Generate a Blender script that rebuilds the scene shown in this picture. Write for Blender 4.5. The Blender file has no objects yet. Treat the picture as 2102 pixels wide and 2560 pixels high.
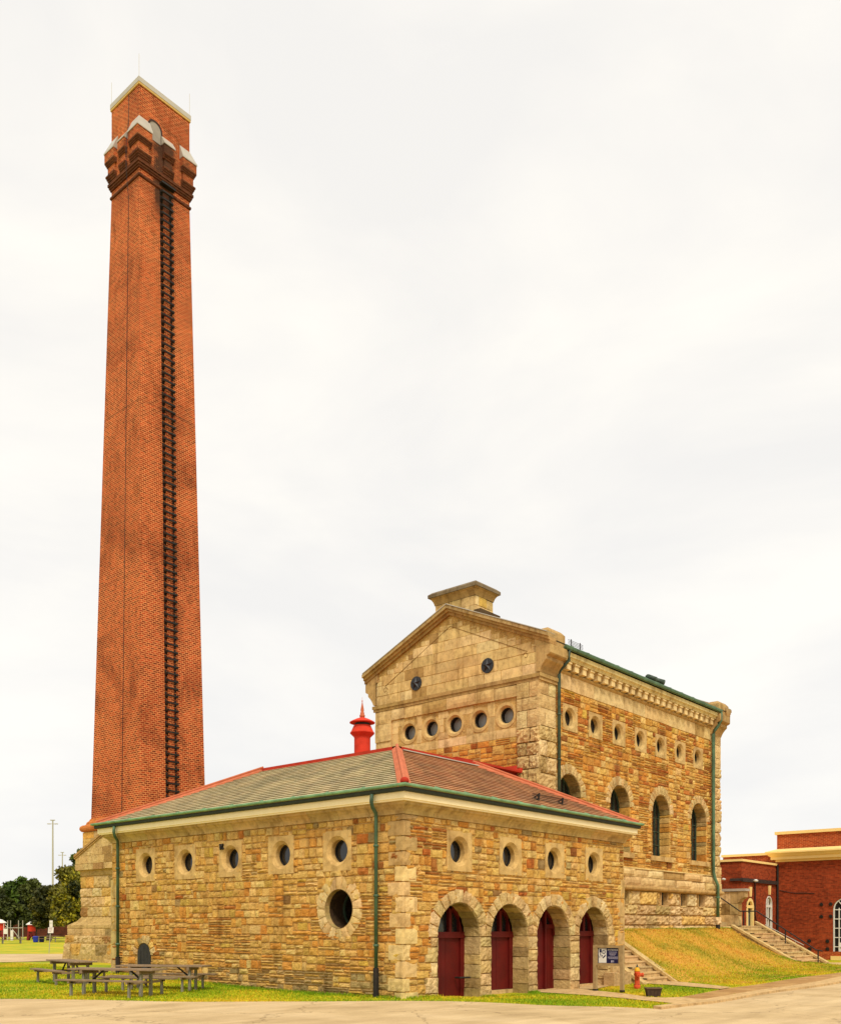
import bpy, math, random
import numpy as np
from mathutils import Vector
from mathutils.geometry import delaunay_2d_cdt
random.seed(7); RNG = np.random.default_rng(7)
R = math.radians
SC = bpy.context.scene
COL = SC.collection

# ------------------------------------------------------------------ camera, sky, sun
CAMX, CAMY, CAMZ = -16.806, -14.966, 1.65
cam = bpy.data.cameras.new('camera'); cam_o = bpy.data.objects.new('camera', cam); COL.objects.link(cam_o)
cam_o.location = (CAMX, CAMY, CAMZ); cam_o.rotation_euler = (R(90), 0, R(-49.35))
cam.sensor_fit = 'HORIZONTAL'; cam.sensor_width = 36; cam.lens = 36 * 2380 / 2102
cam.shift_y = (2318 - 1280) / 2102; cam.clip_start = .1; cam.clip_end = 3000
SC.camera = cam_o
SUN_EL, SUN_AZ = 52, 218            # azimuth of the sun, degrees clockwise from +Y
w = bpy.data.worlds.new('World'); SC.world = w; w.use_nodes = True
nt = w.node_tree; nt.nodes.clear()
def wn(t, **k):
    n = nt.nodes.new(t)
    for a, b in k.items(): setattr(n, a, b)
    return n
out = wn('ShaderNodeOutputWorld'); bg = wn('ShaderNodeBackground'); bg.inputs[1].default_value = .1
sky = wn('ShaderNodeTexSky', sky_type='NISHITA', sun_disc=False, sun_elevation=R(SUN_EL), sun_rotation=R(SUN_AZ))
geo = wn('ShaderNodeTexCoord'); mp = wn('ShaderNodeMapping'); mp.inputs['Scale'].default_value = (1, 1, 2.6)
mp.inputs['Rotation'].default_value = (R(14), R(-10), 0)
nz = wn('ShaderNodeTexNoise'); nz.inputs['Scale'].default_value = 2.6; nz.inputs['Detail'].default_value = 7; nz.inputs['Roughness'].default_value = .52
nz.inputs['Distortion'].default_value = .35
cr = wn('ShaderNodeValToRGB'); e = cr.color_ramp.elements
e[0].position = .36; e[0].color = (.855, .846, .834, 1); e[1].position = .60; e[1].color = (.97, .948, .90, 1)
m = cr.color_ramp.elements.new(.47); m.color = (.905, .889, .863, 1)
sc_ = wn('ShaderNodeVectorMath', operation='SCALE'); sc_.inputs['Scale'].default_value = 9.65
mx = wn('ShaderNodeMix', data_type='RGBA'); mx.inputs[0].default_value = .975
L = nt.links.new
L(geo.outputs['Generated'], mp.inputs[0]); L(mp.outputs[0], nz.inputs['Vector']); L(nz.outputs['Fac'], cr.inputs[0])
sepd = wn('ShaderNodeSeparateXYZ'); L(geo.outputs['Generated'], sepd.inputs[0]); tint = wn('ShaderNodeValToRGB'); te = tint.color_ramp.elements
te[0].position = .02; te[0].color = (.985, .992, 1.0, 1); te[1].position = .55; te[1].color = (1.012, 1.0, .978, 1); L(sepd.outputs[2], tint.inputs[0])
tm = wn('ShaderNodeMix', data_type='RGBA', blend_type='MULTIPLY'); tm.inputs[0].default_value = 1; L(cr.outputs[0], tm.inputs[6]); L(tint.outputs[0], tm.inputs[7])
L(tm.outputs[2], sc_.inputs[0]); L(sky.outputs[0], mx.inputs[6]); L(sc_.outputs[0], mx.inputs[7])
L(mx.outputs[2], bg.inputs[0]); L(bg.outputs[0], out.inputs[0])
sun = bpy.data.lights.new('sun', 'SUN'); sun.energy = 2.5; sun.angle = R(14); sun.color = (1, .93, .80)
sun_o = bpy.data.objects.new('sun', sun); COL.objects.link(sun_o)
az = R(SUN_AZ); d = Vector((math.sin(az) * math.cos(R(SUN_EL)), math.cos(az) * math.cos(R(SUN_EL)), math.sin(R(SUN_EL))))
sun_o.rotation_euler = d.to_track_quat('Z', 'Y').to_euler()
SC.view_settings.view_transform = 'Standard'; SC.view_settings.look = 'None'
SC.view_settings.exposure = .17; SC.view_settings.gamma = 1
SC.cycles.max_bounces = 6; SC.cycles.use_denoising = True

# ------------------------------------------------------------------ helpers
def lin(c): return tuple((x / 12.92 if x <= .04045 else ((x + .055) / 1.055) ** 2.4) for x in [v / 255 for v in c[:3]])
def jit(c, v=.12, h=.04):
    k = 1 + random.uniform(-v, v)
    return tuple(max(0, min(1, x * k * (1 + random.uniform(-h, h)))) for x in c)
def lerp(a, b, t): return a + (b - a) * t
def mixc(a, b, t): return tuple(lerp(x, y, t) for x, y in zip(a, b))

class MB:
    def __init__(s): s.v = []; s.f = []; s.c = []
    def face(s, pts, col=None):
        i = len(s.v); s.v.extend(tuple(p) for p in pts); s.f.append(tuple(range(i, i + len(pts)))); s.c.append(col)
    def add(s, verts, faces, col=None):
        i = len(s.v); s.v.extend(tuple(p) for p in verts)
        for f in faces: s.f.append(tuple(k + i for k in f)); s.c.append(col)
    def box(s, x0, x1, y0, y1, z0, z1, col=None):
        v = [(x0, y0, z0), (x1, y0, z0), (x1, y1, z0), (x0, y1, z0), (x0, y0, z1), (x1, y0, z1), (x1, y1, z1), (x0, y1, z1)]
        s.add(v, [(3, 2, 1, 0), (4, 5, 6, 7), (0, 1, 5, 4), (1, 2, 6, 5), (2, 3, 7, 6), (3, 0, 4, 7)], col)
    def hexa(s, b, t, col=None):       # bottom 4 ccw, top 4 ccw
        s.add(list(b) + list(t), [(3, 2, 1, 0), (4, 5, 6, 7), (0, 1, 5, 4), (1, 2, 6, 5), (2, 3, 7, 6), (3, 0, 4, 7)], col)
    def bar(s, a, b, w, h=None, col=None, up=(0, 0, 1)):
        h = h or w; a = Vector(a); b = Vector(b); dr = (b - a).normalized(); up = Vector(up)
        if abs(dr.dot(up)) > .98: up = Vector((1, 0, 0))
        sx = dr.cross(up).normalized(); sz = sx.cross(dr)
        q = [(-1, -1), (1, -1), (1, 1), (-1, 1)]
        A = [a + sx * i * w / 2 + sz * j * h / 2 for i, j in q]; B = [b + sx * i * w / 2 + sz * j * h / 2 for i, j in q]
        s.add(A + B, [(3, 2, 1, 0), (4, 5, 6, 7), (0, 1, 5, 4), (1, 2, 6, 5), (2, 3, 7, 6), (3, 0, 4, 7)], col)
    def tube(s, pts, r, n=8, col=None, caps=True):
        pts = [Vector(p) for p in pts]; rs = r if isinstance(r, (list, tuple)) else [r] * len(pts)
        rings = []
        for i, p in enumerate(pts):
            t = ((pts[min(i + 1, len(pts) - 1)] - pts[max(i - 1, 0)])).normalized()
            up = Vector((0, 0, 1)) if abs(t.z) < .95 else Vector((1, 0, 0))
            a = t.cross(up).normalized(); b = a.cross(t)
            rings.append([p + (a * math.cos(2 * math.pi * k / n) + b * math.sin(2 * math.pi * k / n)) * rs[i] for k in range(n)])
        v = [q for rg in rings for q in rg]; f = []
        for i in range(len(pts) - 1):
            for k in range(n): f.append((i * n + k, i * n + (k + 1) % n, (i + 1) * n + (k + 1) % n, (i + 1) * n + k))
        if caps: f += [tuple(range(n))[::-1], tuple(range((len(pts) - 1) * n, len(pts) * n))]
        s.add(v, f, col)
    def lathe(s, prof, c, n=24, col=None):      # prof [(r,z)]
        v = [(c[0] + r * math.cos(2 * math.pi * k / n), c[1] + r * math.sin(2 * math.pi * k / n), c[2] + z) for r, z in prof for k in range(n)]
        f = [(i * n + k, i * n + (k + 1) % n, (i + 1) * n + (k + 1) % n, (i + 1) * n + k) for i in range(len(prof) - 1) for k in range(n)]
        f += [tuple(range(n))[::-1], tuple(range((len(prof) - 1) * n, len(prof) * n))]
        s.add(v, f, col)
    def build(s, name, mat, parent=None, uv=False, smooth=False, local=False, default=(.5, .5, .5)):
        me = bpy.data.meshes.new(name)
        off = Vector((0, 0, 0))
        if parent is not None and not local:
            p = parent
            while p is not None: off = off + p.location; p = p.parent
        me.from_pydata([(x - off.x, y - off.y, z - off.z) for x, y, z in s.v], [], s.f)
        if any(c is not None for c in s.c):
            ca = me.color_attributes.new('Col', 'FLOAT_COLOR', 'CORNER')
            arr = np.empty((len(me.loops), 4), dtype=np.float32); i = 0
            for f, c in zip(s.f, s.c):
                n = len(f); c = c or default
                arr[i:i + n, :3] = c; arr[i:i + n, 3] = 1; i += n
            ca.data.foreach_set('color', arr.ravel())
        if uv:
            ul = me.uv_layers.new(name='UVMap'); vs = [Vector(p) for p in s.v]; i = 0
            arr = np.empty((len(me.loops), 2), dtype=np.float32)
            for po in me.polygons:
                nn = po.normal
                for vi in s.f[po.index]:
                    p = vs[vi]
                    if abs(nn.z) < .75:
                        l = math.hypot(nn.x, nn.y); arr[i] = ((-nn.y * p.x + nn.x * p.y) / l, p.z)
                    else: arr[i] = (p.x, p.y)
                    i += 1
            ul.data.foreach_set('uv', arr.ravel())
        if smooth: me.polygons.foreach_set('use_smooth', [True] * len(me.polygons))
        if mat: me.materials.append(mat)
        me.update()
        o = bpy.data.objects.new(name, me); COL.objects.link(o)
        if parent is not None: o.parent = parent
        return o

def tag(o, label=None, cat=None, group=None, kind=None):
    if label: o['label'] = label
    if cat: o['category'] = cat
    if group: o['group'] = group
    if kind: o['kind'] = kind
    return o
def thing(name, label, cat, loc=(0, 0, 0), rz=0, group=None):
    o = bpy.data.objects.new(name, None); COL.objects.link(o); o.location = loc; o.rotation_euler = (0, 0, rz)
    o.empty_display_size = .3
    return tag(o, label, cat, group)
def holder(name, parent, loc, rz=0):
    o = bpy.data.objects.new(name, None); COL.objects.link(o); o.parent = parent
    o.location = loc; o.rotation_euler = (0, 0, rz); return o
def copy_tree(o, parent=None):
    c = o.copy(); COL.objects.link(c); c.parent = parent
    for ch in list(o.children): copy_tree(ch, c)
    return c

class Frame:
    def __init__(s, o, u, n): s.o = Vector(o); s.u = Vector(u); s.n = Vector(n)
    def __call__(s, a, b, c=0.0):
        p = s.o + s.u * a + s.n * c; return (p.x, p.y, p.z + b)

def block(mb, P, w_, h_, nx=3, ny=2, depth=.03, ch=.018, rough=.006, col=None):
    cs = min(.35, ch / max(w_, 1e-3)); ct = min(.35, ch / max(h_, 1e-3))
    V = []; F = []
    for j in range(ny + 1):
        for i in range(nx + 1):
            edge = i in (0, nx) or j in (0, ny)
            hh = depth * (.8 if edge else 1.12) + random.uniform(-rough, rough)
            V.append(P(lerp(cs, 1 - cs, i / nx), lerp(ct, 1 - ct, j / ny), hh))
    for j in range(ny):
        for i in range(nx):
            a = j * (nx + 1) + i; F.append((a, a + 1, a + nx + 2, a + nx + 1))
    ring = [(i, 0) for i in range(nx)] + [(nx, j) for j in range(ny)] + [(i, ny) for i in range(nx, 0, -1)] + [(0, j) for j in range(ny, 0, -1)]
    b0 = len(V)
    for i, j in ring: V.append(P(i / nx, j / ny, -.012))
    n = len(ring)
    for k in range(n):
        i, j = ring[k]; i2, j2 = ring[(k + 1) % n]
        F.append((b0 + k, b0 + (k + 1) % n, j2 * (nx + 1) + i2, j * (nx + 1) + i))
    mb.add(V, F, col)

def stone_rect(mb, fr, a0, a1, b0, b1, holes, pal, depth, joint, rough, lvl=0, ch=.018):
    if a1 - a0 < .03 or b1 - b0 < .03: return
    hit = 0
    for h in holes: hit = max(hit, h(a0, a1, b0, b1))
    if hit == 2: return
    if hit == 1:
        if lvl >= 4: return
        if (a1 - a0) > (b1 - b0): m_ = (a0 + a1) / 2; parts = [(a0, m_, b0, b1), (m_, a1, b0, b1)]
        else: m_ = (b0 + b1) / 2; parts = [(a0, a1, b0, m_), (a0, a1, m_, b1)]
        for q in parts: stone_rect(mb, fr, *q, holes, pal, depth, joint, rough, lvl + 1, ch)
        return
    j = joint / 2; x0, x1, y0, y1 = a0 + j, a1 - j, b0 + j, b1 - j
    s = min(.012, (y1 - y0) * .08)
    q = [(x0 + random.uniform(-s, s), y0 + random.uniform(-s, s)), (x1 + random.uniform(-s, s), y0 + random.uniform(-s, s)),
         (x1 + random.uniform(-s, s), y1 + random.uniform(-s, s)), (x0 + random.uniform(-s, s), y1 + random.uniform(-s, s))]
    def P(u, v, h):
        a = (1 - v) * ((1 - u) * q[0][0] + u * q[1][0]) + v * ((1 - u) * q[3][0] + u * q[2][0])
        b = (1 - v) * ((1 - u) * q[0][1] + u * q[1][1]) + v * ((1 - u) * q[3][1] + u * q[2][1])
        return fr(a, b, h)
    W = x1 - x0; Hh = y1 - y0
    nx = 2 if W < .3 else (3 if W < .6 else 5); ny = 2 if Hh < .3 else 3
    if rough > .02: nx = max(4, int(W / .12)); ny = max(4, int(Hh / .1))
    block(mb, P, W, Hh, nx, ny, depth * random.uniform(.6, 1.25), ch, rough, pal((a0 + a1) / 2, (b0 + b1) / 2))

def rubble(mb, fr, a0, a1, b0, b1, holes, pal, H=.17, W=(.16, .42), depth=.03, joint=.014, rough=.007, thin=.3):
    """snecked rubble: strips cut into panels, each panel with rows of its own, each row with stones of its own"""
    b = b0
    while b < b1 - .02:
        h = min(H * random.uniform(2.3, 3.6), b1 - b)
        if b1 - b - h < .15: h = b1 - b
        a = a0
        while a < a1 - .01:
            wd = min(random.uniform(.4, 1.15), a1 - a)
            if a1 - a - wd < .2: wd = a1 - a
            tall = random.random() < .16 and wd < .7
            hr = H * (random.uniform(.42, .6) if random.random() < thin else random.uniform(.8, 1.35))
            n = max(1, round(h / hr)); cuts = [0]
            for k in range(1, n): cuts.append(k / n + random.uniform(-.28, .28) / n)
            cuts.append(1)
            for k in range(n):
                y0 = b + h * cuts[k]; y1 = b + h * cuts[k + 1]; x = a; asp = 1.6 if y1 - y0 < H * .7 else 1
                while x < a + wd - .005:
                    sw = min(random.uniform(*W) * asp, a + wd - x)
                    if a + wd - x - sw < W[0] * .7: sw = a + wd - x
                    stone_rect(mb, fr, x, x + sw, y0, y1, holes, pal, depth, joint, rough); x += sw
            a += wd
        b += h

def ashlar(mb, fr, a0, a1, rows, W, holes, pal, depth=.015, joint=.008, rough=.002, ch=.008):
    b = rows[0]
    for b2 in rows[1:]:
        a = a0; first = random.uniform(.5, 1)
        while a < a1 - .01:
            wd = random.uniform(*W) * first; first = 1; wd = min(wd, a1 - a)
            if a1 - a - wd < .25: wd = a1 - a
            stone_rect(mb, fr, a, a + wd, b, b2, holes, pal, depth, joint, rough, 0, ch); a += wd
        b = b2

def wall_sheet(mb, fr, outer, holes, col, c=0.0):
    V = []; E = []
    for poly in [outer] + holes:
        i = len(V); V += [Vector(p) for p in poly]; n = len(poly); E += [(i + k, i + (k + 1) % n) for k in range(n)]
    vs, _, fs, *_ = delaunay_2d_cdt(V, E, [], 0, 1e-5)
    def inside(p, poly):
        r = False; n = len(poly)
        for k in range(n):
            x1, y1 = poly[k]; x2, y2 = poly[(k + 1) % n]
            if (y1 > p[1]) != (y2 > p[1]) and p[0] < (x2 - x1) * (p[1] - y1) / (y2 - y1) + x1: r = not r
        return r
    out_f = []
    for f in fs:
        cx = sum(vs[k].x for k in f) / len(f); cy = sum(vs[k].y for k in f) / len(f)
        if inside((cx, cy), outer) and not any(inside((cx, cy), h) for h in holes): out_f.append(tuple(f))
    mb.add([fr(v.x, v.y, c) for v in vs], out_f, col)

def circ(ca, cb, r, n=32): return [(ca + r * math.cos(2 * math.pi * k / n), cb + r * math.sin(2 * math.pi * k / n)) for k in range(n)]
def archp(ca, b0, bs, r, n=18): return [(ca - r, b0), (ca + r, b0)] + [(ca + r * math.cos(math.pi * k / n), bs + r * math.sin(math.pi * k / n)) for k in range(n + 1)]
def circ_hole(ca, cb, r):
    def h(a0, a1, b0, b1):
        dx = max(a0 - ca, 0, ca - a1); dy = max(b0 - cb, 0, cb - b1)
        if dx * dx + dy * dy > r * r: return 0
        fx = max(abs(a0 - ca), abs(a1 - ca)); fy = max(abs(b0 - cb), abs(b1 - cb))
        return 2 if fx * fx + fy * fy < r * r else 1
    return h
def rect_hole(x0, x1, y0, y1):
    def h(a0, a1, b0, b1):
        if a1 <= x0 or a0 >= x1 or b1 <= y0 or b0 >= y1: return 0
        return 2 if (a0 >= x0 and a1 <= x1 and b0 >= y0 and b1 <= y1) else 1
    return h
def arch_hole(ca, b0, bs, r):
    c = circ_hole(ca, bs, r); q = rect_hole(ca - r, ca + r, b0, bs)
    return lambda *k: max(c(*k), q(*k))
def tunnel(mb, fr, poly, d0, d1, col, closed=True):
    n = len(poly)
    for k in range(n if closed else n - 1):
        p, q = poly[k], poly[(k + 1) % n]
        cc = col() if callable(col) else col
        mb.face([fr(p[0], p[1], d0), fr(q[0], q[1], d0), fr(q[0], q[1], d1), fr(p[0], p[1], d1)], cc)
def slab(mb, fr, poly, d0, d1, col=None):     # extruded polygon, back d0, front d1
    n = len(poly)
    mb.face([fr(a, b, d1) for a, b in poly], col); mb.face([fr(a, b, d0) for a, b in reversed(poly)], col)
    for k in range(n):
        p, q = poly[k], poly[(k + 1) % n]
        mb.face([fr(p[0], p[1], d0), fr(q[0], q[1], d0), fr(q[0], q[1], d1), fr(p[0], p[1], d1)], col)
def fbox(mb, fr, a0, a1, b0, b1, c0, c1, col=None): slab(mb, fr, [(a0, b0), (a1, b0), (a1, b1), (a0, b1)], c0, c1, col)
def voussoirs(mb, fr, ca, cb, r0, r1, t0, t1, n, depth, pal, rough=.012, clamp=None, ch=.016):
    for k in range(n):
        u0 = lerp(t0, t1, k / n); u1 = lerp(t0, t1, (k + 1) / n); rr = r1 + random.uniform(-.02, .03)
        def P(s, t, h, u0=u0, u1=u1, rr=rr):
            an = lerp(u1, u0, s); r = lerp(r0, rr, t)
            a = ca + r * math.cos(an); b = cb + r * math.sin(an)
            if clamp: a = max(clamp[0], min(clamp[1], a))
            return fr(a, b, h)
        block(mb, P, (u1 - u0) * (r0 + r1) / 2, r1 - r0, 4, 3, depth, ch, rough, pal(0, 0))
def side_sweep(mb, fr, a0, a1, prof, seg=None, gap=.006, col=None, e0=1, e1=1):
    """profile [(q,z)] swept along a wall of a frame; ends run out by q (mitre) where e0/e1 = 1"""
    n = max(1, round((a1 - a0) / seg)) if seg else 1
    for k in range(n):
        def pt(q, z, end):
            t = (k + end) / n; a = lerp(a0, a1, t)
            if k == 0 and end == 0: a = a0 - q * e0
            elif k == n - 1 and end == 1: a = a1 + q * e1
            else: a += gap / 2 * (1 if end == 0 else -1)
            return fr(a, z, q)
        c = jit(col, .07) if col else None
        P0 = [pt(q, z, 0) for q, z in prof]; P1 = [pt(q, z, 1) for q, z in prof]
        for i in range(len(prof) - 1): mb.face([P0[i], P1[i], P1[i + 1], P0[i + 1]], c)
        mb.face(P0, c); mb.face(P1[::-1], c)

# ------------------------------------------------------------------ materials
def new_mat(name):
    m = bpy.data.materials.new(name); m.use_nodes = True; t = m.node_tree
    return m, t, t.nodes['Principled BSDF']
def N(t, ty, **k):
    n = t.nodes.new(ty)
    for a, b in k.items(): setattr(n, a, b)
    return n
def noise(t, scale, detail=4, rough=.55, coord=None, dist=0):
    n = N(t, 'ShaderNodeTexNoise'); n.inputs['Scale'].default_value = scale; n.inputs['Detail'].default_value = detail
    n.inputs['Roughness'].default_value = rough; n.inputs['Distortion'].default_value = dist
    if coord is None:
        c = N(t, 'ShaderNodeNewGeometry'); coord = c.outputs['Position']
    t.links.new(coord, n.inputs['Vector']); return n
def ramp(t, inp, stops):
    r = N(t, 'ShaderNodeValToRGB'); el = r.color_ramp.elements
    while len(el) < len(stops): el.new(.5)
    for e_, (p, c) in zip(el, stops): e_.position = p; e_.color = (*c, 1) if len(c) == 3 else c
    t.links.new(inp, r.inputs[0]); return r
def mult(t, a, b, fac=1.0, mode='MULTIPLY'):
    m = N(t, 'ShaderNodeMix', data_type='RGBA', blend_type=mode); m.inputs[0].default_value = fac
    t.links.new(a, m.inputs[6]); t.links.new(b, m.inputs[7]); return m.outputs[2]
def bump(t, b, h, strength=.3, dist=.02):
    n = N(t, 'ShaderNodeBump'); n.inputs['Strength'].default_value = strength; n.inputs['Distance'].default_value = dist
    t.links.new(h, n.inputs['Height']); t.links.new(n.outputs[0], b.inputs['Normal'])
def stone_mat(name, stain=.25, bs=.5, bscale=22, base=None, dirt=None, lay=1, bd=.03):
    m, t, b = new_mat(name)
    if base is None: c = N(t, 'ShaderNodeAttribute', attribute_name='Col').outputs['Color']
    else:
        r_ = N(t, 'ShaderNodeRGB'); r_.outputs[0].default_value = (*base, 1); c = r_.outputs[0]
    n1 = noise(t, 5.5, 6, .65); c = mult(t, c, ramp(t, n1.outputs['Fac'], [(.28, (.66, .62, .58)), (.52, (1, 1, 1)), (.78, (1.16, 1.13, 1.06))]).outputs[0])
    n2 = noise(t, .85, 5, .6, dist=.6); c = mult(t, c, ramp(t, n2.outputs['Fac'], [(.30, dirt or (.55, .50, .45)), (.50, (1, 1, 1))]).outputs[0], stain)
    n3 = noise(t, 42, 3, .7); c = mult(t, c, ramp(t, n3.outputs['Fac'], [(.3, (.78, .76, .74)), (.6, (1.05, 1.05, 1.05))]).outputs[0], .8)
    ms = N(t, 'ShaderNodeMapping'); ms.inputs['Scale'].default_value = (3.2, 3.2, .32); gs = N(t, 'ShaderNodeNewGeometry'); t.links.new(gs.outputs['Position'], ms.inputs[0])
    n4 = noise(t, 1, 5, .65, ms.outputs[0]); c = mult(t, c, ramp(t, n4.outputs['Fac'], [(.36, (.52, .45, .36)), (.48, (1, 1, 1))]).outputs[0], .55)
    t.links.new(c, b.inputs['Base Color']); b.inputs['Roughness'].default_value = .9; b.inputs['Specular IOR Level'].default_value = .2
    mp_ = N(t, 'ShaderNodeMapping'); mp_.inputs['Scale'].default_value = (1, 1, lay); g_ = N(t, 'ShaderNodeNewGeometry'); t.links.new(g_.outputs['Position'], mp_.inputs[0])
    nb = noise(t, bscale, 6, .72, mp_.outputs[0]); bump(t, b, nb.outputs['Fac'], bs, bd); return m
def plain(name, col, rough=.6, metal=0, var=.15, scale=6, spec=.4, bs=0):
    m, t, b = new_mat(name); n = noise(t, scale, 5, .6)
    r = ramp(t, n.outputs['Fac'], [(.25, tuple(x * (1 - var) for x in col)), (.75, tuple(min(1, x * (1 + var)) for x in col))])
    t.links.new(r.outputs[0], b.inputs['Base Color']); b.inputs['Roughness'].default_value = rough; b.inputs['Metallic'].default_value = metal
    b.inputs['Specular IOR Level'].default_value = spec
    if bs: bump(t, b, n.outputs['Fac'], bs, .01)
    return m
def attr_mat(name, rough=.8, var=.2, scale=8, spec=.2, bs=0, trans=0):
    m, t, b = new_mat(name); c = N(t, 'ShaderNodeAttribute', attribute_name='Col').outputs['Color']
    n = noise(t, scale, 4, .6); c = mult(t, c, ramp(t, n.outputs['Fac'], [(.25, (1 - var,) * 3), (.75, (1 + var,) * 3)]).outputs[0])
    t.links.new(c, b.inputs['Base Color']); b.inputs['Roughness'].default_value = rough; b.inputs['Specular IOR Level'].default_value = spec
    if bs: bump(t, b, n.outputs['Fac'], bs, .01)
    return m
def brick_mat(name, c1, c2, mortar, bw=.2, rh=.072, ms=.012, stain=None, big=.35, soot=.5):
    m, t, b = new_mat(name)
    uv = N(t, 'ShaderNodeUVMap', uv_map='UVMap')
    br = N(t, 'ShaderNodeTexBrick'); t.links.new(uv.outputs[0], br.inputs['Vector'])
    br.inputs['Color1'].default_value = (*c1, 1); br.inputs['Color2'].default_value = (*c2, 1); br.inputs['Mortar'].default_value = (*mortar, 1)
    br.inputs['Scale'].default_value = 1; br.inputs['Brick Width'].default_value = bw; br.inputs['Row Height'].default_value = rh
    br.inputs['Mortar Size'].default_value = ms; br.inputs['Mortar Smooth'].default_value = .2; br.inputs['Bias'].default_value = -.1
    c = br.outputs['Color']
    n1 = noise(t, .45, 6, .6, dist=.5)
    c = mult(t, c, ramp(t, n1.outputs['Fac'], [(.3, (1 - big, 1 - big * 1.1, 1 - big * 1.1)), (.5, (1, 1, 1)), (.7, (1.15, 1.22, 1.2))]).outputs[0])
    mpn = N(t, 'ShaderNodeMapping'); mpn.inputs['Scale'].default_value = (2.2, 2.2, .5); g = N(t, 'ShaderNodeNewGeometry'); t.links.new(g.outputs['Position'], mpn.inputs[0])
    n2 = noise(t, 1.4, 6, .65, mpn.outputs[0]); c = mult(t, c, ramp(t, n2.outputs['Fac'], [(.32, (.45, .40, .38)), (.46, (1, 1, 1))]).outputs[0], soot)
    n3 = noise(t, 7, 3, .6); c = mult(t, c, ramp(t, n3.outputs['Fac'], [(.3, (.75, .72, .7)), (.65, (1.12, 1.1, 1.08))]).outputs[0])
    if stain: c = stain(t, c)
    t.links.new(c, b.inputs['Base Color']); b.inputs['Roughness'].default_value = .92; b.inputs['Specular IOR Level'].default_value = .15
    bump(t, b, br.outputs['Fac'], -.25, .01); return m

M = {}
M['rubble'] = stone_mat('rubble_stone', .22, 1.0, 9, None, None, 2.6, .06)
M['ashlar'] = stone_mat('dressed_stone', .62, .28, 26, None, (.56, .47, .37))
M['rock'] = stone_mat('rock_faced_stone', .34, 1.0, 6, None, None, 1.6, .08)
M['trim'] = plain('painted_fascia', lin((246, 228, 180)), .7, 0, .06, 3)
M['copper'] = plain('green_copper', lin((122, 164, 124)), .5, .1, .5, 2.2); M['pipe'] = plain('streaked_copper_pipe', lin((66, 92, 68)), .55, .1, .65, 1.6)
M['gutter_old'] = plain('old_copper_gutter', lin((82, 112, 84)), .6, .1, .5, 2); M['copper_dark'] = plain('dark_copper', lin((62, 78, 62)), .5, .2, .6, 3)
M['iron'] = plain('dark_iron', (.022, .017, .013), .6, .3, .5)
M['redmetal'] = plain('red_painted_metal', lin((172, 52, 34)), .85, 0, .22, 3, .15)
M['redhip'] = plain('salmon_painted_metal', lin((188, 106, 74)), .85, 0, .2, 4, .15)
M['ventred'] = plain('bright_red_paint', lin((200, 60, 40)), .8, 0, .2, 3, .15)
M['doorred'] = plain('dark_red_paint', lin((92, 15, 10)), .6, 0, .3, 2.2, .25)
M['white'] = plain('white_paint', (.72, .69, .62), .6, 0, .08)
M['cream'] = plain('cream_paint', lin((240, 206, 132)), .65, 0, .07, 2)
M['zinc'] = plain('pale_metal_sheet', lin((184, 176, 162)), .45, .2, .1, 2)
M['board'] = plain('grey_boarding', lin((150, 140, 128)), .7, 0, .15, 5)
M['greyglass'] = plain('grey_blind_glass', lin((140, 138, 134)), .35, 0, .05, 2, .5)
M['wood'] = plain('weathered_wood', lin((164, 138, 96)), .85, 0, .25, 9, .2)
M['tablewood'] = plain('grey_table_timber', lin((136, 114, 88)), .85, 0, .3, 7, .2); M['tableleg'] = plain('pale_grey_leg', lin((130, 124, 106)), .7, 0, .2, 6)
M['concrete'] = stone_mat('old_concrete', .3, .2, 30, lin((205, 172, 120)))
M['galv'] = plain('galvanised_steel', lin((176, 170, 152)), .5, .3, .1)
M['blue'] = plain('blue_plastic', lin((22, 44, 150)), .5, 0, .1)
M['navy'] = plain('navy_sign_board', lin((16, 18, 66)), .5, 0, .05)
M['hydrant'] = plain('orange_red_paint', lin((204, 80, 40)), .75, 0, .28, 11, .2)
M['yellow'] = plain('yellow_paint', lin((232, 168, 22)), .55, 0, .12, 9)
def glass_mat():
    m, t, b = new_mat('dark_glass'); b.inputs['Base Color'].default_value = (.012, .013, .014, 1); b.inputs['Roughness'].default_value = .12
    b.inputs['Specular IOR Level'].default_value = .6; n = noise(t, 3, 2); bump(t, b, n.outputs['Fac'], .05, .02); return m
M['glass'] = glass_mat()
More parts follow.
